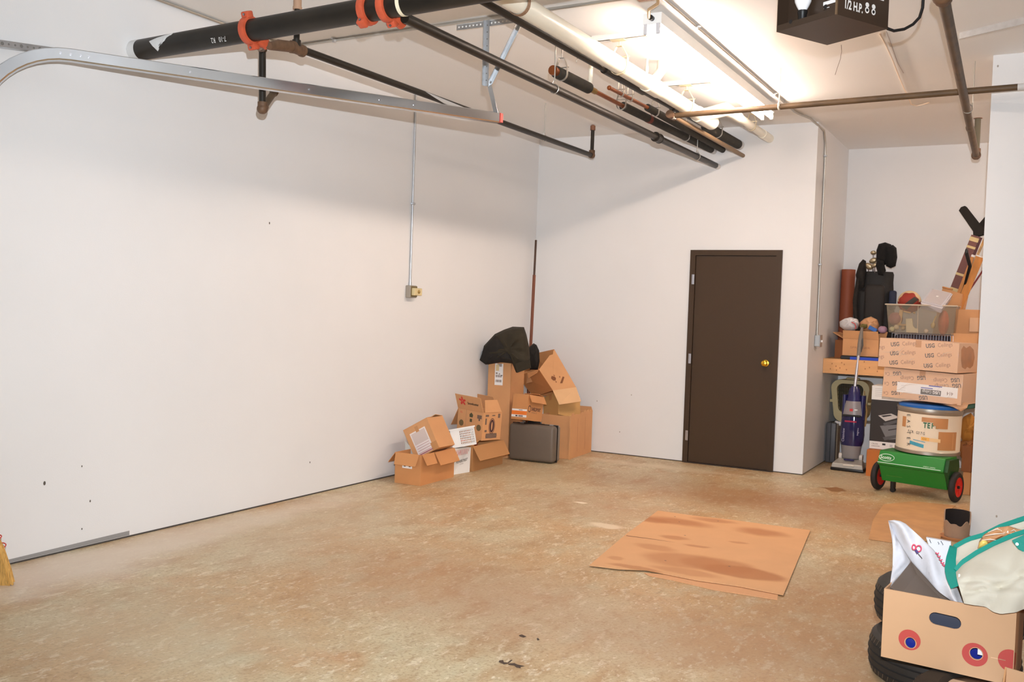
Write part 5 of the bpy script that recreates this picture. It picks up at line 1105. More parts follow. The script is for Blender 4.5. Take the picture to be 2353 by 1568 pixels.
# shredder carton
sM = pose((P(1997,1034,Y=9.92).x,9.92,.262),-3)
sh_, dsh = carton('shredder_carton', 'white and black carton with a picture of a paper shredder, beside the vacuum cleaner', sM, (.42,.3,.622), mat('white_carton_print',(240,236,230),.4), open_top=False)
F = Face(sh_, dsh, 'front'); dk = mat('print_black',(48,42,40),.35)
F.rect(.0,.075,.42,.485,dk,'printed_picture'); g1, g2, g3 = mat('print_grey',(120,118,118),.4), mat('print_pale',(206,198,190),.4), mat('print_mid',(86,84,84),.4)
F.poly([(.09,.23),(.33,.27),(.35,.13),(.16,.1)], g1, 'printed_picture', .0009); F.poly([(.07,.33),(.19,.36),(.27,.33),(.14,.28)], g2, 'printed_picture', .0012); F.poly([(.095,.33),(.18,.348),(.2,.34),(.12,.318)], dk, 'printed_picture', .0015); F.poly([(.12,.26),(.27,.31),(.26,.28),(.13,.23)], g3, 'printed_picture', .0012); F.poly([(.17,.2),(.3,.235),(.3,.225),(.17,.19)], dk, 'printed_picture', .0015); F.poly([(.12,.12),(.33,.18),(.33,.16),(.14,.09)], g3, 'printed_picture', .0012)
for k in range(5): F.rect(.03,.52+.018*k,.2+.04*(k%3),.524+.018*k,mat('faint_print',(206,200,196),.5),'printed_line',.0009)
F.rect(.12,.042,.15,.06,ink,'printed_mark'); F.text('CROSS', .02, .02, .042, inkg); F.text('SHREDDER', .016, .02, .022, inkg)
F.rect(.19,.03,.215,.055,MATS['faint_print'],'printed_mark'); F.rect(.24,.03,.265,.055,MATS['faint_print'],'printed_mark')
bc_, dbc = carton('brown_carton', 'plain orange-brown carton on the floor under the shredder carton', pose((3.53,9.83,0),-3), (.5,.42,.258), mat('orange_kraft',(196,112,48),.75), open_top=False)
# behind the drum, at the right
tag(MB().box((4.42,9.35,.002),(4.95,9.8,.2)).build('low_carton', kraft2), 'brown carton on the floor at the right, lower of the two behind the drum', 'cardboard box')
tag(MB().box((4.40,9.4,.203),(4.95,9.85,.43)).build('upper_carton', kraftD), 'brown carton behind the drum, on top of the floor one at the right', 'cardboard box')
ocr = mat('ochre_paper', (196,132,52), .8, bump=.3, bscale=20)
puff('ochre_bag', 'crumpled ochre paper bag behind the drum, upper of the two', 'bag', 2226, 985, 26, 34, 9.55, ocr, 31, .1)
puff('ochre_bag', 'crumpled brown paper bag behind the drum, lower of the two', 'bag', 2224, 1030, 26, 24, 9.6, mat('brown_paper',(170,108,56),.8,bump=.3,bscale=20), 32, .1)
tag(MB().rbox((0,0,0),(.14,.03,.05),.004,1,Matrix.Translation(P(2208,942,Y=9.5)) @ Matrix.Rotation(-.2,4,'Y')).build('green_packet', mat('dark_green_packet',(44,92,58),.5)), 'dark green and white packet behind the drum, under the wrapped cartons', 'packet')
# spreader with the drum and the ceiling tile cartons
sp_M = pose((4.072,9.005,0),-16.2)
spr = thing('seed_spreader', 'green lawn spreader on red-hubbed wheels, carrying the white drum', 'spreader', sp_M)
grn = mat('lawn_green', (24,128,40), .35, coat=.2)
hl_ = .285
prof_ = [(-.05,.10),(-.125,.248),(-.155,.256),(-.160,.27),(-.118,.372),(-.10,.378),(.13,.378),(.15,.30),(.05,.10)]
MB().prism([(-hl_,y,z) for y, z in prof_], (2*hl_,0,0)).build('hopper', grn, spr, bevel=.005)
MB().prism([(hl_,y,z) for y, z in ((-.06,.13),(-.14,.262),(-.11,.36),(.1,.36),(.12,.29),(.04,.13))], (.03,0,0)).build('end_panel', mat('dark_green',(22,70,26),.5), spr)
for s in (-1,1):
    x = s*.338
    MB().lathe([(.085,-.024),(.118,-.022),(.128,-.012),(.13,0),(.128,.012),(.118,.022),(.085,.024)], (x,0,.131), (1,0,0), 32, False).build('tyre', mat('tyre_black',(34,28,26),.7), spr, smooth=True)
    hb = MB().lathe([(.088,-.022),(.07,-.016),(.03,-.014),(.0,-.014)], (x,0,.131), (1,0,0), 28, False); hb.lathe([(.0,.014),(.03,.014),(.07,.016),(.088,.022)], (x,0,.131), (1,0,0), 28, False)
    hb.build('wheel_hub', mat('bright_red',(214,30,26),.4), spr, smooth=True)
    MB().cyl((x-.03*1,0,.131),(x+.03,0,.131),.013,n=12).build('axle_cap', blackpl, spr, smooth=True)
    for k in range(6):
        a = 2*PI*k/6; MB().hexa([V((x+s*.0155,0,.131))+V((0,math.cos(a+d)*r,math.sin(a+d)*r)) + V((q_*s,0,0)) for q_ in (0,.004) for d, r in ((-.2,.03),(.2,.03),(.1,.078),(-.1,.078))]).build('hub_spoke', MATS['bright_red'], spr)
MB().cyl((-.3,0,.131),(.3,0,.131),.011,n=10).build('axle', blackpl, spr)
MB().box((-.215,-.03,.04),(-.185,.02,.12)).cyl((-.2,-.02,.022),(-.2,.01,.022),.022,n=14).build('prop_foot', blackpl, spr)
uo = V((-hl_,-.1585,.272)); ud = V((1,0,0)); uv = V((0,.04,.097)).normalized()
lg = mat('pale_green_print', (222,240,222), .5)
mb = MB(); ringmesh(mb, .075,.052,.07,.034,.005, uo, ud, uv, .0052); mb.build('logo_ring', lg, spr)
text('Scotts', .042, uo + ud*.018 + uv*.038, ud, uv, lg, spr, bold=.02, sx=.95, lift=.0056)
flat(rect(.0,.0,.55,.005), uo, ud, uv, lg, spr, 'stripe', .0054)
text('SPEEDY GREEN', .014, uo + ud*.40 + uv*.012, ud, uv, lg, spr, sx=1.1, lift=.0056)
flat(rect(.06,-.045,.2,-.042), V((-hl_,-.11,.2)), ud, V((0,-.11,.162)).normalized(), mat('scratch_green',(110,150,60),.7), spr, 'scratch', .012)
# drum
zd = .383
dr_c = V((4.135,9.135,0)); R_d = .262
tilt = Matrix.Translation((dr_c.x,dr_c.y,zd)) @ Matrix.Rotation(math.radians(1.2),4,'Y')
drm = thing('fibre_drum', 'white fibre drum with metal rims, tape patches and marker lettering, on the green spreader', 'drum', tilt)
hD = .398
MB().lathe([(R_d,.02),(R_d,hD-.035)], (0,0,0), (0,0,1), 56).build('drum_wall', mat('drum_white',(240,222,196),.6,var=.03,vscale=5), drm, smooth=True)
MB().lathe([(R_d-.002,0),(R_d+.006,.001),(R_d+.006,.026),(R_d+.002,.03)], (0,0,0), (0,0,1), 56).build('bottom_rim', mat('rim_steel',(176,168,156),.35,.8), drm, smooth=True)
MB().lathe([(R_d+.001,hD-.05),(R_d+.005,hD-.045),(R_d+.005,hD-.022),(R_d+.009,hD-.02),(R_d+.009,hD-.002),(R_d+.003,hD)], (0,0,0), (0,0,1), 56).build('top_rim', MATS['rim_steel'], drm, smooth=True)
MB().lathe([(R_d-.004,hD-.004),(R_d-.002,hD+.018),(R_d-.02,hD+.026)], (0,0,0), (0,0,1), 56).build('lid', mat('blue_lid',(22,98,176),.4), drm, smooth=True)
vdir = math.atan2(CAM.y-dr_c.y, CAM.x-dr_c.x)
def dpt_(s, z, lift=.0008):            # s = distance along the wall from the point that faces the camera
    a = vdir + s/R_d; return V(((R_d+lift)*math.cos(a), (R_d+lift)*math.sin(a), z))
def dpatch(s0, s1, z0, z1, m, name, lift=.0012, skew=0):
    n = 8; vs = []
    for k in range(n + 1):
        s = s0 + (s1-s0)*k/n; dz = skew*(s-s0); vs += [dpt_(s, z0+dz, lift), dpt_(s, z1+dz, lift)]
    MB().add(vs, [(2*k,2*k+2,2*k+3,2*k+1) for k in range(n)]).build(name, m, drm, smooth=True)
brt = mat('brown_paper_tape', (198,138,86), .5)
def dtext(st, size, s, z, m, rot=0, sx=1, bold=0, lift=.0016):
    p = dpt_(s, z, lift); a = vdir + s/R_d; u = V((-math.sin(a), math.cos(a), 0)); v = V((0,0,1)); r = math.radians(rot)
    return text(st, size, p, u*math.cos(r)+v*math.sin(r), v*math.cos(r)-u*math.sin(r), m, drm, bold=bold, sx=sx, lift=.002)
for k, ch in enumerate('EASTER'): dtext(ch, .052, -.197+.004*k, .335-.05*k, ink, -84, .8)
tg_ = mat('green_lettering', (36,104,70), .6)
for k, ch in enumerate('TEFL'): dtext(ch, .064, -.045+.032*k, .235, tg_, 0, .72, .03)
dpatch(-.06,.155,.285,.325,brt,'tape_patch',.0042); dpatch(.055,.155,.235,.325,brt,'tape_patch',.0046); dpatch(.03,.12,.262,.3,brt,'tape_patch',.005,-.25)
dpatch(.08,.26,.05,.21,brt,'tape_patch',.0026); dpatch(.215,.222,.06,.2,mat('tape_seam',(216,160,110),.5),'tape_seam',.003)
dpatch(-.25,-.205,.22,.31,brt,'tape_patch',.0008)
for k, ch in enumerate('PCR.G37G'): dtext(ch, .034, -.175+.0185*k, .178-.0008*k, mat('stamp_ink',(66,52,50),.7), -3, .75)
ylw, bl = mat('orange_tag',(248,184,84),.5), mat('cyan_tag',(72,160,184),.5)
dpatch(-.055,.10,.125,.155,mat('cream_tag',(246,206,150),.5),'sticker',.003,-.06); dpatch(-.055,.01,.125,.155,ylw,'sticker',.0036,-.06); dtext('C12', .02, -.045,.132,ink)
dpatch(-.15,-.03,.08,.11,bl,'sticker',.003,-.18); dpatch(-.12,-.02,.12,.125,bl,'sticker_line',.003,-.12)
# two wrapped cartons
def tiles(M, d, upside, label):
    r, dd = carton('ceiling_tile_carton', label, M, d, mat('wrapped_kraft',(226,180,140),.4), open_top=False, group=None)
    F = Face(r, dd, 'front'); F2 = Face(r, dd, 'right'); W__, D__, H__ = dd
    bi, li = mat('usg_bold',(78,68,66),.6), mat('usg_light',(150,112,88),.6)
    return r, F, F2, dd, bi, li
ug1, F, F2, dd, bi, li = tiles(pose((3.705,9.043,1.118),-12.3,1.4,-.6), (.671,.573,.255), 0, 'film-wrapped carton of ceiling tiles printed right way up, topmost of the stack')
def usg(F, a, b, upd=0, s=.05, rot=8):
    if not upd:
        F.text('USG', s, a, b, bi, rot, bold=.03, sx=.8); F.text('Ceilings', s, a+.098, b+.014, li, rot, sx=.78)
    else:
        F.text('USG', s, a, b, bi, 180+rot, bold=.03, sx=.8); F.text('Ceilings', s, a-.098, b-.014, li, 180+rot, sx=.78)
for a, b in ((.10,.185),(.10,.105),(.10,.022),(.40,.195),(.40,.11),(.395,.022)): usg(F, a, b)
for b in (.155,.07): F.text('ngs', .05, .0, b, li, 8, sx=.78)
F2.poly([(.06,.2),(.12,.235),(.2,.215),(.3,.235),(.42,.2),(.47,.13),(.44,.06),(.36,.035),(.27,.05),(.22,.03),(.12,.05),(.08,.11)], mat('torn_brown',(176,112,52),.7,var=.3,vscale=8), 'torn_patch')
ug2, F, F2, dd, bi, li = tiles(pose(P(2026.6,911,Y=9.07),-12.3,1.8,-.4), (.668,.56,.262), 1, 'film-wrapped carton of ceiling tiles printed upside down, with a white label, on the drum')
for a, b in ((.36,.222),(.64,.232),(.655,.185)): usg(F, a, b, 1, .048)
for a, b, st in ((.15,.238,'Ce'),(.15,.15,'Ce'),(.15,.065,'Ce'),(.39,.05,'')):
    F.text('USG', .048, a, b, bi, 188, bold=.03, sx=.8)
    if st: F.text(st, .048, a-.098, b-.014, li, 188, sx=.78)
F.rect(.125,.055,.635,.145,paper,'label_sticker',.0012)
F.rect(.33,.06,.50,.105,mat('label_dark',(92,84,78),.5),'printed_band',.0016); F.text('USG', .036, .492, .098, paper, 180, bold=.03, sx=.9, lift=.002); F.text('Ceilings', .036, .422, .098, paper, 180, sx=.7, lift=.002)
blu = mat('label_blue',(60,70,170),.5); F.rect(.395,.135,.505,.144,blu,'printed_band',.0016); F.rect(.33,.113,.43,.12,blu,'printed_band',.0016); F.text('414', .045, .60,.105, inkg, 180, lift=.0016, sx=.8)
for k in range(3): F.rect(.16,.075+.02*k,.2,.078+.02*k,MATS['faint_print'],'printed_line',.0016)
# stretch film around both
for r, (W__, D__, H__) in ((ug1,(.671,.573,.255)),(ug2,(.668,.56,.262))):
    MB().rbox((-.004,-.004,-.003),(W__+.006,D__+.004,H__+.003),.012,2).build('stretch_film', film, r, smooth=True)
    rnd = random.Random(int(H__*1000))
    for k in range(7):
        a = rnd.uniform(0,W__*.9); z = rnd.uniform(0,H__*.8); l_ = rnd.uniform(.05,.18)
        MB().tube([(a,-.005,z),(a+l_*.4,-.008,z+rnd.uniform(.0,.06)),(min(a+l_,W__),-.005,z+rnd.uniform(.0,.08))],[.0006,.002,.0006],5).build('film_wrinkle', mat('film_gloss',(250,232,212),.15,alpha=.55), r, smooth=True)
fk = [P(2165,930,Y=9.0), P(2195,928,Y=8.93), P(2215,925,Y=8.97), P(2226,927,Y=9.0), P(2222,938,Y=8.96), P(2208,946,Y=8.95), P(2190,936,Y=8.95)]
inflate([ug2.matrix_world.inverted() @ p for p in fk], (0,-1,0), .02, .02, 8, .2).build('gathered_film', mat('film_crumple',(226,176,134),.2,alpha=.8), ug2, smooth=True)
# ---------------------------------------------------------------- foreground right: tyres, carton, bags
def tyre(name, label, c, r, w, seed):
    rt = thing(name, label, 'tyre', (c[0],c[1],c[2]), 'stacked tyres')
    h = w/2
    MB().lathe([(r*.62,-h*.8),(r*.70,-h),(r*.9,-h*.98),(r*.965,-h*.8),(r*.985,-h*.55),(r,-h*.2),(r,h*.2),(r*.985,h*.55),(r*.965,h*.8),(r*.9,h*.98),(r*.70,h),(r*.62,h*.8),(r*.60,0)], (0,0,0), (0,0,1), 64, False).build('tyre_body', rubber, rt, smooth=True, ang=.6)
    gr = mat('tread_groove', (20,17,15), .9); rd = mat('tread_edge', (112,94,74), .8)
    for z in (-.5,-.17,.17,.5):
        MB().torus((0,0,h*z), r*(1.0 if abs(z) < .3 else .987)-.001, .004, (0,0,1), 64, 6).build('tread_groove', gr, rt, smooth=True)
    for k in range(60):
        a = 2*PI*k/60
        MB().hexa([V((math.cos(b_)*rr_, math.sin(b_)*rr_, z_)) for z_, rr_, da in ((-h*.8,r*.966,0),(-h*.48,r*.99,.045)) for b_, rr_ in ((a+da,rr_),(a+da+.004,rr_),(a+da+.004,rr_+.0012),(a+da,rr_+.0012))]).build('tread_sipe', rd, rt)
        MB().hexa([V((math.cos(b_)*rr_, math.sin(b_)*rr_, z_)) for z_, rr_, da in ((h*.48,r*.99,.03),(h*.8,r*.966,.075)) for b_, rr_ in ((a+da,rr_),(a+da+.004,rr_),(a+da+.004,rr_+.0012),(a+da,rr_+.0012))]).build('tread_sipe', rd, rt)
    return rt
yA = 4.45; cA_x = P(1996,1510,Y=yA).x + .30
tyre('car_tyre', 'worn black car tyre lying on the floor under the foreground carton, left one', (cA_x,yA,.0935), .30, .185, 1)
yB = 3.88; cB_x = P(2093,1540,Y=yB).x + .325
tB = tyre('car_tyre', 'black car tyre lying nearest the camera under the foreground carton, right one', (cB_x,yB,.0935), .325, .185, 2)
yC = 4.60; cC_x = P(2010,1390,Y=yC).x + .31
tyre('car_tyre', 'black car tyre lying on top of the left one, behind the foreground carton', (cC_x,yC,.281), .31, .185, 3)
rim_o = P(2283,1562,Y=3.60)
wr_ = thing('wheel_rim', 'bright chrome wheel edge under the right end of the foreground carton', 'wheel', (0,0,0))
MB().lathe([(.12,.0),(.17,.012),(.19,.03),(.2,.03),(.2,.045),(.185,.045)], (cB_x,yB,.135), (0,0,1), 40).build('rim', mat('chrome', (220,220,226), .12, 1), wr_, smooth=True)
# the carton with round holes
fM = pose((4.473,4.018,.192),-5.4)
Wf, Df, Hf = .470, .25, .274
fc = thing('fruit_carton', 'pale brown carton with red rings and an oval hand hole, on the tyres', 'cardboard box', fM)
fk_ = mat('pale_kraft', (206,162,122), .75, var=.03, vscale=4)
t = .006
def face_with_holes(holes):
    bm = bmesh.new(); outer = [bm.verts.new((x,0,z)) for x, z in ((0,0),(Wf,0),(Wf,Hf),(0,Hf))]
    eds = [bm.edges.new((outer[i],outer[(i+1)%4])) for i in range(4)]
    for pts in holes:
        vs = [bm.verts.new((x,0,z)) for x, z in pts]; eds += [bm.edges.new((vs[i],vs[(i+1)%len(vs)])) for i in range(len(vs))]
    bmesh.ops.triangle_fill(bm, use_beauty=True, edges=eds)
    r = bmesh.ops.extrude_face_region(bm, geom=bm.faces[:])
    for v in [g for g in r['geom'] if isinstance(g, bmesh.types.BMVert)]: v.co.y += t
    bm.verts.index_update(); m = MB(); m.v = [v.co.copy() for v in bm.verts]; m.f = [tuple(v.index for v in f.verts) for f in bm.faces]; bm.free(); return m
iM = fM.inverted()
def fxy(px, py):                      # photo point -> carton front coordinates
    d = FW + RT*((px-1176.5)/FPX) - UP*((py-784)/FPX); n_ = fM.to_3x3() @ V((0,-1,0)); o = fM.translation
    q_ = iM @ (CAM + d*((o-CAM).dot(n_)/d.dot(n_))); return (q_.x, q_.z)
slot = []
c1_, c2_ = fxy(2150,1422), fxy(2193,1432)
for k in range(9): a = PI/2 + PI*k/8; slot.append((c1_[0]+.024*math.cos(a), c1_[1]+.024*math.sin(a)))
for k in range(9): a = -PI/2 + PI*k/8; slot.append((c2_[0]+.024*math.cos(a), c2_[1]+.024*math.sin(a)))
h1, h2 = fxy(2092,1478), fxy(2243,1503)
face_with_holes([slot, ell(h1[0],h1[1],.019,.021,20), ell(h2[0],h2[1],.022,.022,20)]).build('front_side', fk_, fc)
MB().box((0,t,0),(t,Df,Hf)).box((Wf-t,t,0),(Wf,Df,Hf)).box((t,Df-t,0),(Wf-t,Df,Hf)).box((t,t,0),(Wf-t,Df-t,t)).build('box_body', fk_, fc)
rg = mat('printed_red', (192,72,64), .6)
for (a, b), (ex, ez), rr_, hr in ((h1, fxy(2090,1471), .041, .0225), (h2, fxy(2240,1505), .045, .0245)):
    n_ = 32; o_ = [V((x,-.0008,z)) for x, z in ell(ex,ez,rr_,rr_*.98,n_)]; i_ = [V((x,-.0008,z)) for x, z in ell(a,b,hr,hr,n_)]
    MB().add(o_+i_, [(i,(i+1)%n_,n_+(i+1)%n_,n_+i) for i in range(n_)]).build('printed_ring', rg, fc)
e3 = fxy(2326,1520); pts = [p for p in ell(min(e3[0],Wf-.012),e3[1],.042,.042,28) if p[0] <= Wf]; 
flat(pts, (0,0,0), (1,0,0), (0,0,1), rg, fc, 'printed_ring', .0008)
MB().add([(Wf+.0008,0,e3[1]-.035),(Wf+.0008,.04,e3[1]-.02),(Wf+.0008,.04,e3[1]+.02),(Wf+.0008,0,e3[1]+.035)], [(0,1,2,3)]).build('printed_ring', rg, fc)
flat(rect(h2[0]+.05,h2[1]-.003,h2[0]+.1,h2[1]), (0,0,0), (1,0,0), (0,0,1), mat('crease_pale',(236,192,150),.7), fc, 'crease', .0008)
# things inside: blue, dark
tag(MB().rbox((4.51,4.045,.205),(4.89,4.245,.33),.02,2).build('blue_bag', mat('deep_blue', (24,40,140), .35)), 'deep blue bag at the bottom of the foreground carton, seen through its round holes', 'bag')
tag(MB().rbox((4.56,4.045,.333),(4.88,4.245,.40),.008,1).build('navy_box', mat('slate_navy', (54,58,74), .5)), 'slate coloured box seen through the hand hole of the foreground carton', 'box')
tag(MB().box((h2[0]+.003,.014,h2[1]-.006),(h2[0]+.034,.018,h2[1]+.034)).xf(fM).build('white_card', paper), 'scrap of white card behind the right round hole of the foreground carton', 'card')
bd = [P(2046,1349,Y=4.085), P(2094,1290,Y=4.275), P(2192,1388,Y=4.075), P(2150,1420,Y=4.065)]
nn_ = (bd[1]-bd[0]).cross(bd[3]-bd[0]).normalized(); nn_ = nn_ if nn_.y > 0 else -nn_
bdr = tag(MB().prism(bd, nn_*.014).build('grey_binder', mat('taupe_grey', (104,90,80), .45), None, bevel=.002), 'dark grey binder standing cornerwise in the foreground carton', 'binder')
bgm = mat('white_carrier_bag', (218,217,222), .35, bump=.45, bscale=14)
A_ = subdiv_line([P(2041,1197,Y=4.275), P(2058,1195,Y=4.275), P(2077,1200,Y=4.275), P(2112,1232,Y=4.255), P(2150,1268,Y=4.225), P(2178,1318,Y=4.175), P(2200,1352,Y=4.115), P(2213,1386,Y=4.025)], 22)
B_ = subdiv_line([P(2043,1202,Y=4.315), P(2050,1218,Y=4.315), P(2062,1240,Y=4.295), P(2094,1291,Y=4.255), P(2125,1325,Y=4.185), P(2155,1359,Y=4.105), P(2192,1386,Y=4.020)], 22)
pbg = thing('carrier_bag', 'white plastic carrier bag with pink print pulled over the grey binder', 'bag', (0,0,0))
sheet(B_, A_, 14, .028, .016, (.1,-.95,.3), .002, 3).build('bag_front', bgm, pbg, smooth=True, ang=1.2)
A2 = subdiv_line([P(2041,1197,Y=4.295), P(2049,1235,Y=4.295), P(2052,1262,Y=4.275), P(2051,1300,Y=4.235), P(2047,1330,Y=4.155), P(2044,1352,Y=4.105)], 18)
B2 = subdiv_line([P(2043,1198,Y=4.315), P(2064,1235,Y=4.325), P(2088,1280,Y=4.305), P(2094,1292,Y=4.295), P(2072,1320,Y=4.225), P(2048,1352,Y=4.115)], 18)
sheet(A2, B2, 10, .012, .012, (.1,-.95,.3), .002, 5).build('bag_back', bgm, pbg, smooth=True, ang=1.2)
pk, vio = mat('pink_print', (226,84,112), .6), mat('violet_print', (86,70,130), .6)
def onbag(px, py, Y): return P(px, py, Y=Y)
for (px, py, rx, ry) in ((2100,1258,4,6),(2111,1261,6,7)):
    MB().tube([P(px+rx*math.cos(a), py+ry*math.sin(a), Y=4.190) for a in [2*PI*k/14 for k in range(15)]], .0028, 6).build('printed_loop', pk, pbg, smooth=True)
MB().tube([P(2104,1264,Y=4.185), P(2109,1272,Y=4.185)], .005, 6).build('printed_mark', vio, pbg)
MB().tube([P(2110,1273,Y=4.185), P(2115,1279,Y=4.185), P(2119,1284,Y=4.185)], .0012, 5).build('printed_line', ink, pbg)
for k, (px, py) in enumerate(((2154,1272),(2158,1279),(2162,1287),(2166,1294),(2169,1299))):
    MB().tube([P(px-4,py-2,Y=4.155), P(px,py+2,Y=4.155), P(px+3,py-1,Y=4.155)], .0028, 6).build('printed_letter', pk, pbg)
w2 = [P(2128,1236,Y=4.315), P(2185,1246,Y=4.315), P(2185,1320,Y=4.255), P(2150,1300,Y=4.255)]
sb = thing('white_pouch', 'white pouch with thin black line drawing between carrier bag and tote', 'pouch', (0,0,0))
MB().prism(w2, (0,.02,0)).build('pouch', mat('cool_white', (222,222,228), .4), sb)
for ln in (((2136,1240),(2138,1246),(2142,1252)), ((2155,1246),(2158,1250),(2154,1256),(2151,1262)), ((2162,1244),(2167,1252),(2163,1262),(2159,1270))):
    MB().tube([P(x,y,Y=4.305) for x, y in ln], .0012, 5).build('drawn_line', ink, sb)
MB().tube([P(2150,1260,Y=4.305), P(2151,1264,Y=4.305)], .005, 6).build('drawn_spot', vio, sb)
# the tote bag
tote = thing('tote_bag', 'cream canvas tote bag with teal trim slumped over the foreground carton', 'bag', (0,0,0))
canvas = mat('cream_canvas', (208,200,182), .85, bump=.1, bscale=90); teal = mat('teal_trim', (0,140,124), .6, bump=.1, bscale=120)
def ofs(pts, dx, dy, Y): return [P(x+dx,y+dy,Y=Y) for x, y in pts]
NF = 40
top_l = subdiv_line([P(2196,1313,Y=4.105), P(2212,1294,Y=4.115), P(2245,1272,Y=4.125), P(2283,1252,Y=4.135), P(2330,1232,Y=4.135), P(2400,1210,Y=4.135), P(2460,1196,Y=4.135)], NF)
bot_l = subdiv_line([P(2212,1376,Y=3.985), P(2216,1388,Y=3.975), P(2240,1392,Y=3.965), P(2265,1395,Y=3.965), P(2282,1407,Y=3.955), P(2300,1412,Y=3.955), P(2335,1408,Y=3.955), P(2353,1400,Y=3.955), P(2460,1392,Y=3.955)], NF)
mid_l = [top_l[i].lerp(bot_l[i], .5) for i in range(NF)]
# front panel with real folds
rows = []
rnd = random.Random(5)
n_ = 28
tpv, bov = [], []
for i in range(NF):
    u_ = i/(NF-1)
    for j in range(n_+1):
        s_ = j/n_; p = top_l[i].lerp(bot_l[i], s_)
        fold = .026*math.sin(PI*s_) + .022*abs(math.sin(4.2*s_ - 5*u_ + .6))*math.sin(PI*s_)*(.4+u_) + .018*abs(math.sin(9*u_ + 3.5*s_ + .4))*s_ - .012*math.exp(-((s_-.42-.5*u_)/.05)**2)*(1 if u_ > .15 else u_/.15) - .014*math.exp(-((s_-.78+.35*u_)/.05)**2)*min(1,u_*4)
        fold *= 1.7; tpv.append(p + V((.0,-.9,.25))*fold); bov.append(p + V((0,-.9,.25))*(fold-.003))
fm_ = MB(); M_ = n_+1; N_ = NF*M_; fs = []
for i in range(NF-1):
    for j in range(n_):
        a = i*M_+j; fs += [(a,a+1,a+M_+1,a+M_),(N_+a+M_,N_+a+M_+1,N_+a+1,N_+a)]
fm_.add(tpv+bov, fs).build('front_panel', canvas, tote, smooth=True, ang=1.3)
bk_l = subdiv_line([P(2193,1258,Y=4.275), P(2225,1240,Y=4.285), P(2258,1231,Y=4.295), P(2300,1210,Y=4.295), P(2353,1192,Y=4.295), P(2460,1160,Y=4.295)], 20)
in_l = subdiv_line([P(2196,1312,Y=4.185), P(2245,1275,Y=4.215), P(2283,1256,Y=4.235), P(2353,1232,Y=4.245), P(2460,1196,Y=4.245)], 20)
sheet(bk_l, in_l, 6, -.01, .004, (0,-1,.2), .003, 2).build('back_panel', canvas, tote, smooth=True, ang=1.3)
def ribbon(pts, w, m, name, nrm=(0,-.8,.6), t_=.004):
    mb = MB(); pts = [V(p) for p in pts]; nrm = V(nrm).normalized(); vs = []
    for i, p in enumerate(pts):
        d = (pts[min(i+1,len(pts)-1)]-pts[max(i-1,0)]).normalized(); sd = d.cross(nrm).normalized(); ww = w[i] if isinstance(w,(list,tuple)) else w
        vs.append([p+sd*ww+nrm*t_, p-sd*ww+nrm*t_, p-sd*ww-nrm*t_, p+sd*ww-nrm*t_])
    return mb.rings(vs).build(name, m, tote, smooth=True, ang=.8)
ribbon([p + V((0,-.006,.004)) for p in top_l], .0085, teal, 'front_trim')
ribbon(bk_l, .009, teal, 'back_trim')
gs = subdiv_line([P(2191,1256,Y=4.205), P(2185,1285,Y=4.145), P(2184,1310,Y=4.105), P(2190,1330,Y=4.065), P(2200,1348,Y=4.035)], 14)
ribbon(gs, [.014+.012*(i/13) for i in range(14)], teal, 'side_gusset', (.1,-.95,.2), .003)
MB().box((0,-.002,0),(.006,.002,.018), Matrix.Translation(P(2202,1330,Y=4.023))).build('care_tag', paper, tote)
pk_ = [P(x,y,Y=4.035) for x, y in ((2325,1242),(2353,1229),(2400,1215),(2410,1262),(2353,1269),(2340,1262))]
MB().prism(pk_, (0,-.008,0)).build('teal_pocket', teal, tote, bevel=.002)
MB().cyl(P(2337,1251,Y=4.023), P(2337,1251,Y=4.017), .005, n=10).build('snap', mat('snap_pale',(190,220,214),.3,.6), tote)
# back of the bag down to the carton so that it stands
sheet([p for p in in_l[::2]], [V((p.x, 4.30, .42)) for p in in_l[::2]], 6, 0, .003, (0,1,0), .003, 4).build('rear_fall', canvas, tote, smooth=True, ang=1.3)
bl_ = [P(x,y,Y=4.215) for x, y in ((2246,1261),(2250,1244),(2262,1228),(2288,1213),(2318,1209),(2345,1217),(2400,1222),(2400,1236),(2353,1232),(2320,1240),(2290,1247),(2270,1256))]
brd = tag(inflate(bl_, (0,-.9,.4), .045, .04, 9, .15).build('bread_bag', mat('bread_film', (206,150,104), .2, coat=.5, bump=.3, bscale=30), None, smooth=True, ang=1.0), 'clear wrapped brown bread bag lying in the mouth of the tote', 'bag')
inflate([P(x,y,Y=4.175) for x, y in ((2248,1262),(2250,1248),(2258,1241),(2270,1244),(2272,1254),(2262,1260))], (0,-.9,.4), .025, .02, 10, .05).build('yellow_end', mat('butter_yellow', (244,212,110), .4), brd, smooth=True)
for pts in (((2262,1232),(2285,1228),(2310,1226)), ((2270,1224),(2290,1216),(2300,1219)), ((2256,1242),(2276,1240),(2290,1242)), ((2322,1222),(2330,1218),(2336,1224))):
    MB().tube([P(x,y,Y=4.160) for x, y in pts], [.0008,.003,.0008], 5).build('film_crease', mat('film_white',(240,216,196),.2), brd)
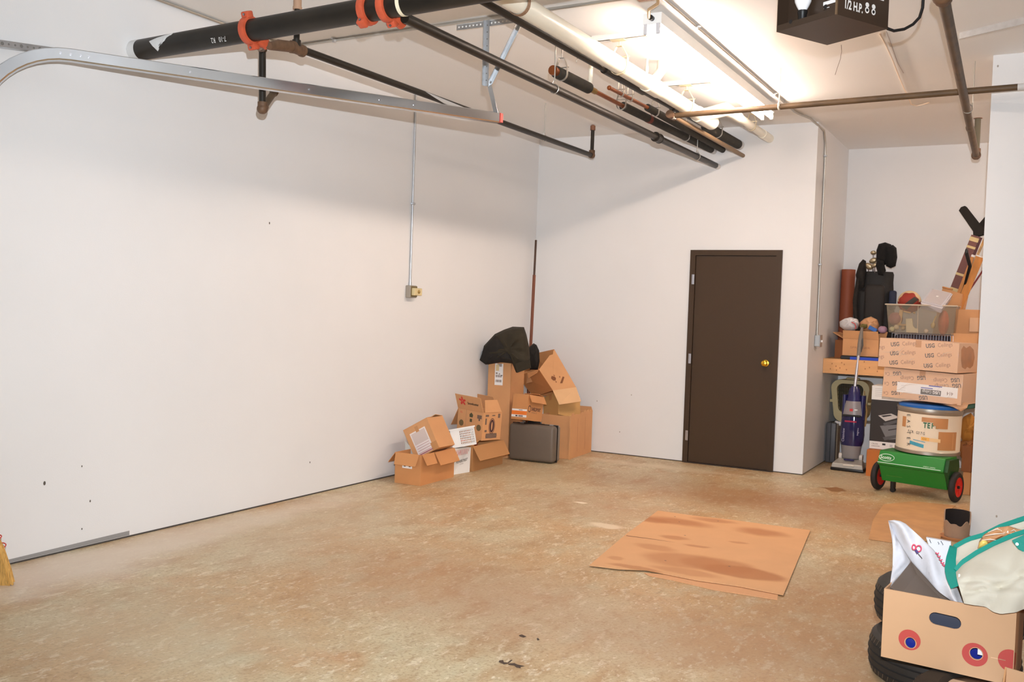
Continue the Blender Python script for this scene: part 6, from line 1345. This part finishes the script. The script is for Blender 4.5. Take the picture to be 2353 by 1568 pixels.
# more cartons at the picture edge
rc = thing('edge_carton', 'tan carton with a painted shadow edge, cut by the right picture edge, behind the ringed carton', 'cardboard box', (0,0,0))
MB().box((5.0,4.08,0),(5.4,4.3,.50)).build('box_body', kraft, rc)
MB().box((4.997,4.078,0),(5.012,4.085,.50)).build('painted_shade_gap', kraftD, rc)  # dark strip paints the shadow gap beside the carton
q1, q2, q3 = P(2309,1534,Y=3.42), P(2420,1566,Y=3.42), P(2296,1568,Y=3.36)
rc2 = thing('corner_carton', 'corner of a tan carton at the very bottom right of the picture', 'cardboard box', (0,0,0))
MB().prism([q1, q2, V((q2.x,3.42,0)), V((q1.x,3.42,0))], (0,.005,0)).build('back_side', fk_, rc2)
MB().prism([q1, V((q3.x,3.1,q1.z-.12)), V((q3.x,3.1,0)), V((q1.x,3.42,0))], (.005,0,0)).build('left_side', kraft, rc2)
MB().box((q1.x,3.1,0),(q2.x,3.42,.006)).build('bottom', fk_, rc2)
# broken pot
pp_ = P(2196,1243,Z=.0); pt_o = thing('broken_pot', 'broken clay pot with zigzag rim and dark inside on a saucer, by the right wall', 'pot', (pp_.x,pp_.y+.06,0))
clay = mat('clay_pot', (160,130,106), .8, var=.1, vscale=10); clayd = mat('dark_pot_inside', (36,26,22), .9)  # near-black colour on the pot's inside
rp = .092
def prad(z): return rp*(.86 + .9*z*(1 - z*2.2)) if z < .25 else rp*.95
n_ = 40; outer, inner = [], []
cdir = math.atan2(CAM.y-pp_.y, CAM.x-pp_.x)
def rimh(a):
    d = (a - cdir + PI) % (2*PI) - PI
    if abs(d) < 1.25: return .105 + .028*abs(((d*2.1+.25) % 2) - 1) - .012*math.cos(4*d)
    return .105 + (.20-.105)*min(1, (abs(d)-1.25)/.55)
for lv in range(9):
    ro, ri = [], []
    for k in range(n_):
        a = 2*PI*k/n_; z = .02 + (rimh(a)-.02)*lv/8; r = prad(z)
        ro.append(V((r*math.cos(a), r*math.sin(a), z))); ri.append(V(((r-.008)*math.cos(a), (r-.008)*math.sin(a), z)))
    outer.append(ro); inner.append(ri)
MB().rings(outer + list(reversed(inner))[:1], caps=False).build('pot_wall', clay, pt_o, smooth=True)
MB().rings(inner, caps=False).add(inner[0], [tuple(range(n_))]).build('pot_inside', clayd, pt_o, smooth=True)
MB().lathe([(.0,.0),(rp*1.05,0),(rp*1.2,.022),(rp*1.14,.024),(rp*.9,.014),(0,.014)], (0,0,0), (0,0,1), 40, False).build('saucer', mat('saucer_clay',(186,128,84),.7), pt_o, smooth=True)
